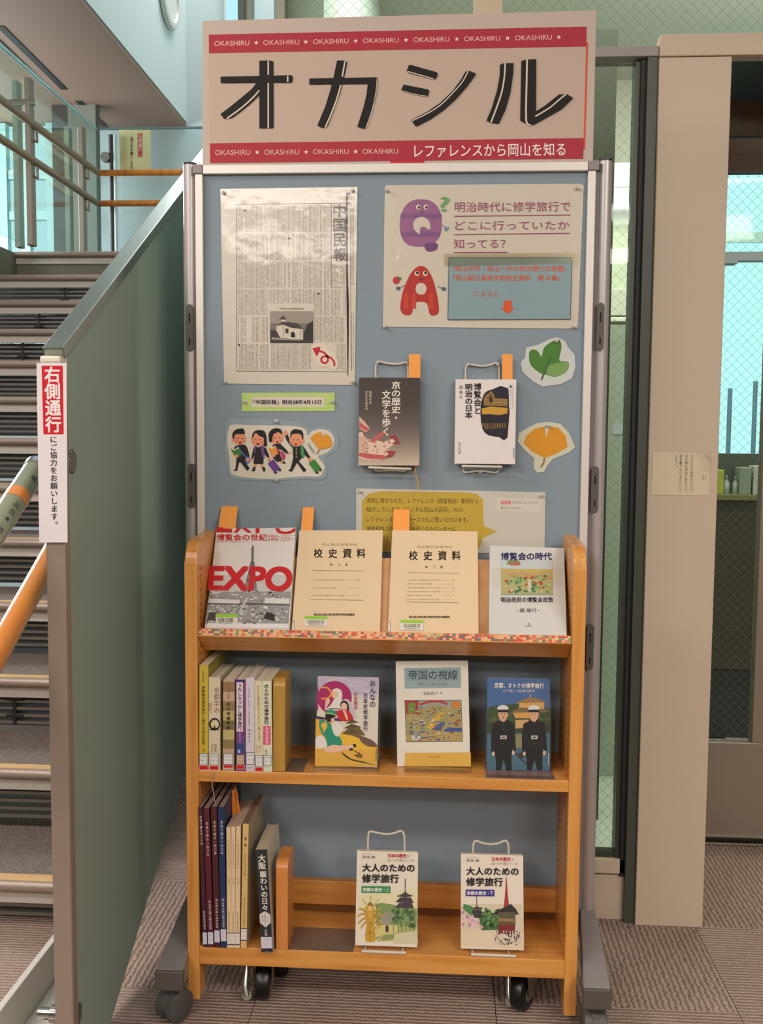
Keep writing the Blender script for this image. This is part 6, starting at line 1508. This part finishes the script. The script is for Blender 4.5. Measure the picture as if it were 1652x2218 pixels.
for lb_, q in (('orange paper slip leaning right between the cream booklets', ((566, 64), (592, 150), (632, 480), (590, 500), (545, 130))), ('upright orange paper slip between the cream booklets', ((527, 118), (552, 100), (580, 480), (530, 500))), ('narrow orange paper slip at the left of the cream booklets', ((512, 240), (524, 180), (518, 480), (480, 505)))):
    slip(lb_, [Z4(*v) for v in q], (0, Y3+.03+.01*len(q), 0), (0, -1, 0), col=(232, 134, 48))

# ---- bottom shelf, face out on wire easels
UE = np.array([0, math.sin(math.radians(13)), math.cos(math.radians(13))])
def easel_book(label, tl, tr, br, bl, kind):
    Yb = float(at((bl[0]+br[0])/2, (bl[1]+br[1])/2+3, Z=SZ3+.008)[1])
    base = np.array([0, Yb, float(at((bl[0]+br[0])/2, (bl[1]+br[1])/2, Y=Yb)[2])])
    return (*cover_book(label, tl, tr, br, bl, base, UE, .014, (226, 214, 196), 1, spine_color=(70, 66, 66), coat=.5), base)
def DP_(x, y): k = 420/1652.0; return (740+x*k, 1780+y*k)
def DQ(*pts): return [DP_(*v) for v in pts]
def common(p, ox, oy, box, last):
    def T_(s, x0, y0, x1, y1, c, **k): p.text(s, *DP_(x0+ox, y0+oy), *DP_(x1+ox, y1+oy), c, sl=.008, **k)
    T_('武光 誠', 176, 288, 284, 312, (60, 50, 50)); T_('東京大学大学院卒', 178, 270, 262, 277, (120, 110, 110)); T_('日本の歴史', 394, 272, 552, 304, (196, 30, 60), bold=.03); T_('が', 556, 280, 586, 304, (150, 140, 136)); T_('はっきり見えてくる', 394, 314, 612, 340, (150, 138, 134))
    T_('大人のための', 176, 358, 618, 424, (36, 26, 30), bold=.035); T_('修学旅行', 174, 446, 484, 518, (36, 26, 30), bold=.035)
    p.poly(DQ((169+ox, 548+oy), (414+ox, 550+oy), (414+ox, 606+oy), (169+ox, 604+oy)), box); T_('京都の歴史・', 180, 562, 366, 594, (232, 228, 216), bold=.03); T_(last, 374, 562, 402, 594, (232, 228, 216), bold=.02)
b, p, M, W, H, base = easel_book('travel book with golden statue and pagoda, green title box', (773, 1842), (905.4, 1846.7), (903, 2052), (769, 2047), 0)
E1 = base
p.poly(DQ((136, 620), (400, 600), (640, 560), (640, 760), (140, 760)), (222, 212, 172)); p.poly(DQ((290, 700), (340, 690), (460, 710), (520, 740), (640, 740), (640, 900), (290, 900)), (126, 146, 90), smooth=0)
p.poly(DQ((280, 880), (640, 870), (640, 1010), (300, 1020)), (170, 172, 110)); p.poly(DQ((440, 960), (640, 920), (650, 1040), (430, 1040)), (206, 196, 160)); p.poly(DQ((350, 960), (450, 965), (440, 1000), (340, 1010)), (140, 146, 90))
PG_ = (70, 62, 66)
p.stroke(DQ((540, 484), (540, 600)), 1.8, PG_)
for a_ in (((540, 590), (560, 612), (612, 632), (540, 645), (465, 635), (520, 612)), ((495, 645), (590, 645), (614, 692), (456, 686)), ((490, 690), (596, 690), (616, 740), (452, 735))): p.poly(DQ(*a_), PG_)
p.poly(DQ((330, 800), (380, 765), (460, 790), (470, 820), (400, 880), (330, 880)), (150, 144, 130)); p.poly(DQ((280, 880), (480, 876), (480, 940), (284, 980)), (206, 192, 124)); p.poly(DQ((372, 884), (398, 884), (398, 940), (374, 942)), (60, 60, 60))
r = random.Random(31)
for i in range(46):
    x = r.uniform(420, 590); y = r.uniform(730, 880); s_ = r.uniform(14, 34); p.mb.add(p.pts(smooth_poly(DQ((x, y), (x+s_, y-s_*.5), (x+s_*1.4, y+s_*.5), (x+s_*.4, y+s_)), 2), layer=p.L+1+(i % 5)), [tuple(range(8))], p.m(r.choice(((88, 118, 72), (108, 136, 84), (72, 100, 64), (130, 152, 98)))))
p.L += 6
for x in (440, 478, 510, 545, 580, 612): p.stroke(DQ((x, 870), (x+2, 940)), 1.2, (84, 92, 60))
GD = (196, 152, 56)
for a_ in (((176, 656), (206, 700)), ((150, 742), (200, 744)), ((246, 626), (244, 690)), ((318, 658), (280, 700))): p.stroke(DQ(*a_), 4, (206, 186, 120))
p.poly(DQ((214, 720), (240, 690), (268, 720), (282, 780), (276, 880), (286, 1000), (268, 1024), (212, 1020), (200, 990), (208, 880), (200, 780)), GD, smooth=3)
for (x_, y_, a0, a1) in ((205, 770, 150, 742), (205, 790, 140, 800), (208, 820, 146, 862), (212, 850, 168, 900), (276, 770, 326, 738), (278, 792, 342, 800), (276, 822, 338, 858), (270, 850, 322, 896)):
    p.stroke(DQ((x_, y_), ((x_+a0)/2, (y_+a1)/2-10), (a0, a1)), 4.2, (186, 142, 50), smooth=3, w2=3); p.ell(*DP_(a0, a1), 2.6, 2.2, (206, 164, 70))
p.ell(*DP_(241, 738), 5.4, 6.4, (222, 184, 96)); p.poly(DQ((214, 730), (222, 700), (241, 682), (262, 700), (270, 730), (256, 716), (228, 716)), (150, 110, 40), smooth=2); p.ell(*DP_(241, 790), 6, 5, (206, 164, 70)); p.stroke(DQ((222, 860), (262, 870)), 1.6, (150, 110, 40)); p.stroke(DQ((216, 940), (268, 946)), 1.4, (150, 110, 40)); p.stroke(DQ((241, 870), (238, 1010)), 1.2, (156, 116, 44))
for i in range(30):
    x = r.uniform(160, 320); y = r.uniform(700, 1000); 
    if abs(x-240) > 50 and not 760 < y < 870: continue
    p.mb.add(p.pts(DQ((x, y), (x+12, y-3), (x+14, y+8), (x+3, y+9)), layer=p.L+1+(i % 3)), [(0, 1, 2, 3)], p.m(r.choice(((160, 118, 40), (214, 176, 80), (140, 104, 40)))))
p.L += 4
common(p, 0, 0, (54, 134, 84), '上'); p.done(b)
p = MB(); lbox(M, W+.0001, W+.0006, .001, .013, .012, .034, mat((206, 196, 180), .5), p); p.build('shelf_label', b)
E1W = (M.copy(), W)
b, p, M, W, H, base = easel_book('travel book with cherry tree and festival float, violet title box', (999, 1848.7), (1131.8, 1853.8), (1135, 2059.2), (997, 2053.5), 0)
p.poly(DQ((1020, 700), (1540, 700), (1545, 930), (1020, 930)), (210, 196, 170)); p.poly(DQ((1016, 925), (1545, 930), (1550, 1090), (1014, 1060)), (220, 200, 172))
p.poly(DQ((1160, 780), (1230, 770), (1330, 800), (1345, 920), (1190, 925)), (74, 104, 60))
for i in range(50):
    x = r.uniform(1170, 1320); y = r.uniform(730, 900); s_ = r.uniform(12, 30); p.mb.add(p.pts(smooth_poly(DQ((x, y), (x+s_, y-s_*.5), (x+s_*1.4, y+s_*.5), (x+s_*.4, y+s_)), 2), layer=p.L+1+(i % 5)), [tuple(range(8))], p.m(r.choice(((60, 96, 56), (84, 122, 70), (50, 82, 50), (100, 134, 80)))))
p.L += 6
for i in range(60):
    x = r.uniform(1016, 1180); y = r.uniform(740, 890); 
    if y < 720+(x-1016)*.7: continue
    s_ = r.uniform(10, 24); p.mb.add(p.pts(smooth_poly(DQ((x, y), (x+s_, y-s_*.4), (x+s_*1.2, y+s_*.5), (x+s_*.3, y+s_)), 2), layer=p.L+1+(i % 5)), [tuple(range(8))], p.m(r.choice(((216, 170, 180), (206, 150, 170), (226, 190, 196)))))
p.L += 6
p.poly(DQ((1040, 700), (1110, 720), (1140, 790), (1100, 800), (1030, 740)), (80, 130, 80))
p.stroke(DQ((1149, 628), (1150, 730)), 1.6, PG_)
for a_ in (((1150, 720), (1200, 744), (1100, 744)), ((1120, 746), (1185, 746), (1202, 784), (1104, 780)), ((1124, 784), (1184, 784), (1198, 822), (1130, 818))): p.poly(DQ(*a_), (62, 56, 60))
p.poly(DQ((1398, 470), (1404, 470), (1412, 600), (1424, 716), (1380, 736), (1392, 600)), (168, 58, 56))
p.poly(DQ((1270, 790), (1350, 745), (1440, 700), (1480, 740), (1508, 790), (1400, 790)), (54, 46, 42)); p.poly(DQ((1338, 770), (1480, 770), (1478, 880), (1332, 870)), (96, 84, 66)); p.poly(DQ((1334, 872), (1478, 880), (1470, 960), (1332, 950)), (124, 48, 44)); p.poly(DQ((1330, 820), (1482, 830), (1482, 852), (1330, 846)), (150, 120, 80))
for i in range(120):
    x = r.uniform(1300, 1520); y = r.uniform(925, 1040); p.mb.add(p.pts(DQ((x, y), (x+9, y), (x+8, y+13), (x+1, y+13)), layer=p.L+1+(i % 5)), [(0, 1, 2, 3)], p.m(r.choice(((60, 54, 56), (220, 210, 200), (96, 88, 90), (196, 186, 180), (40, 36, 40)))))
p.L += 6
common(p, 886, 29, (66, 54, 132), '下'); p.done(b)
p = MB(); lbox(M, W+.0001, W+.0006, .001, .013, .012, .034, mat((206, 196, 180), .5), p); p.build('shelf_label', b)
def easel(label, loop, bar, base, foot):
    h = thing('wire_easel', label, 'book stand', (base[0], base[1], SZ3), 'cream wire easels on the bottom shelf')
    Nn = -np.cross([1, 0, 0], UE); Nn = Nn if Nn[1] < 0 else -Nn
    pl = base-Nn*.0175
    a3 = [tuple(hit(np.array(x), np.array(y), pl, Nn)) for x, y in smooth_poly(loop, 4, closed=False)]
    x0 = a3[0][0]; x1 = a3[-1][0]; z = SZ3+.0035
    t0_ = pl+UE*((z-pl[2])/UE[2])
    yb = base[1]-.010
    fr = [(x0, float(yb), z), (x0, float(t0_[1]), z)]+a3+[(x1, float(t0_[1]), z), (x1, float(yb), z)]
    MB().tube(fr, .0023, M_WIREW, n=8).build('frame', h, smooth=True)
    a = at(*bar[0], Y=float(yb)); c = at(*bar[1], Y=float(yb))
    MB().tube([(float(a[0]), float(yb), z+.0005), (float(c[0]), float(yb), z+.0005)], .0030, M_WIREW, n=8).build('front_bar', h, smooth=True)
    ly = float(t0_[1])+.05
    MB().tube([(x0, ly, z), (x0+.001, float(a3[2][1]), float(a3[2][2])-.03)], .0022, M_WIREW, n=8).build('back_leg', h, smooth=True)
    return h
easel('cream wire easel behind the golden statue book', [(796.5, 1846), (796.8, 1820), (798.5, 1804), (803, 1801), (818, 1804), (838, 1806.7), (855, 1804), (867, 1800), (873, 1804), (875.5, 1815), (876, 1848)], ((783, 2050), (879.4, 2053.5)), E1, None)
easel('cream wire easel behind the festival float book', [(1023.7, 1853), (1024.5, 1832), (1027, 1823.5), (1032, 1821.5), (1045, 1826), (1062, 1828.5), (1080, 1826), (1092, 1821), (1098, 1824), (1101, 1833), (1101, 1856)], ((1020, 2056.5), (1118, 2061)), base, None)
bpy.data.objects.remove(_fo); bpy.data.curves.remove(_fc)
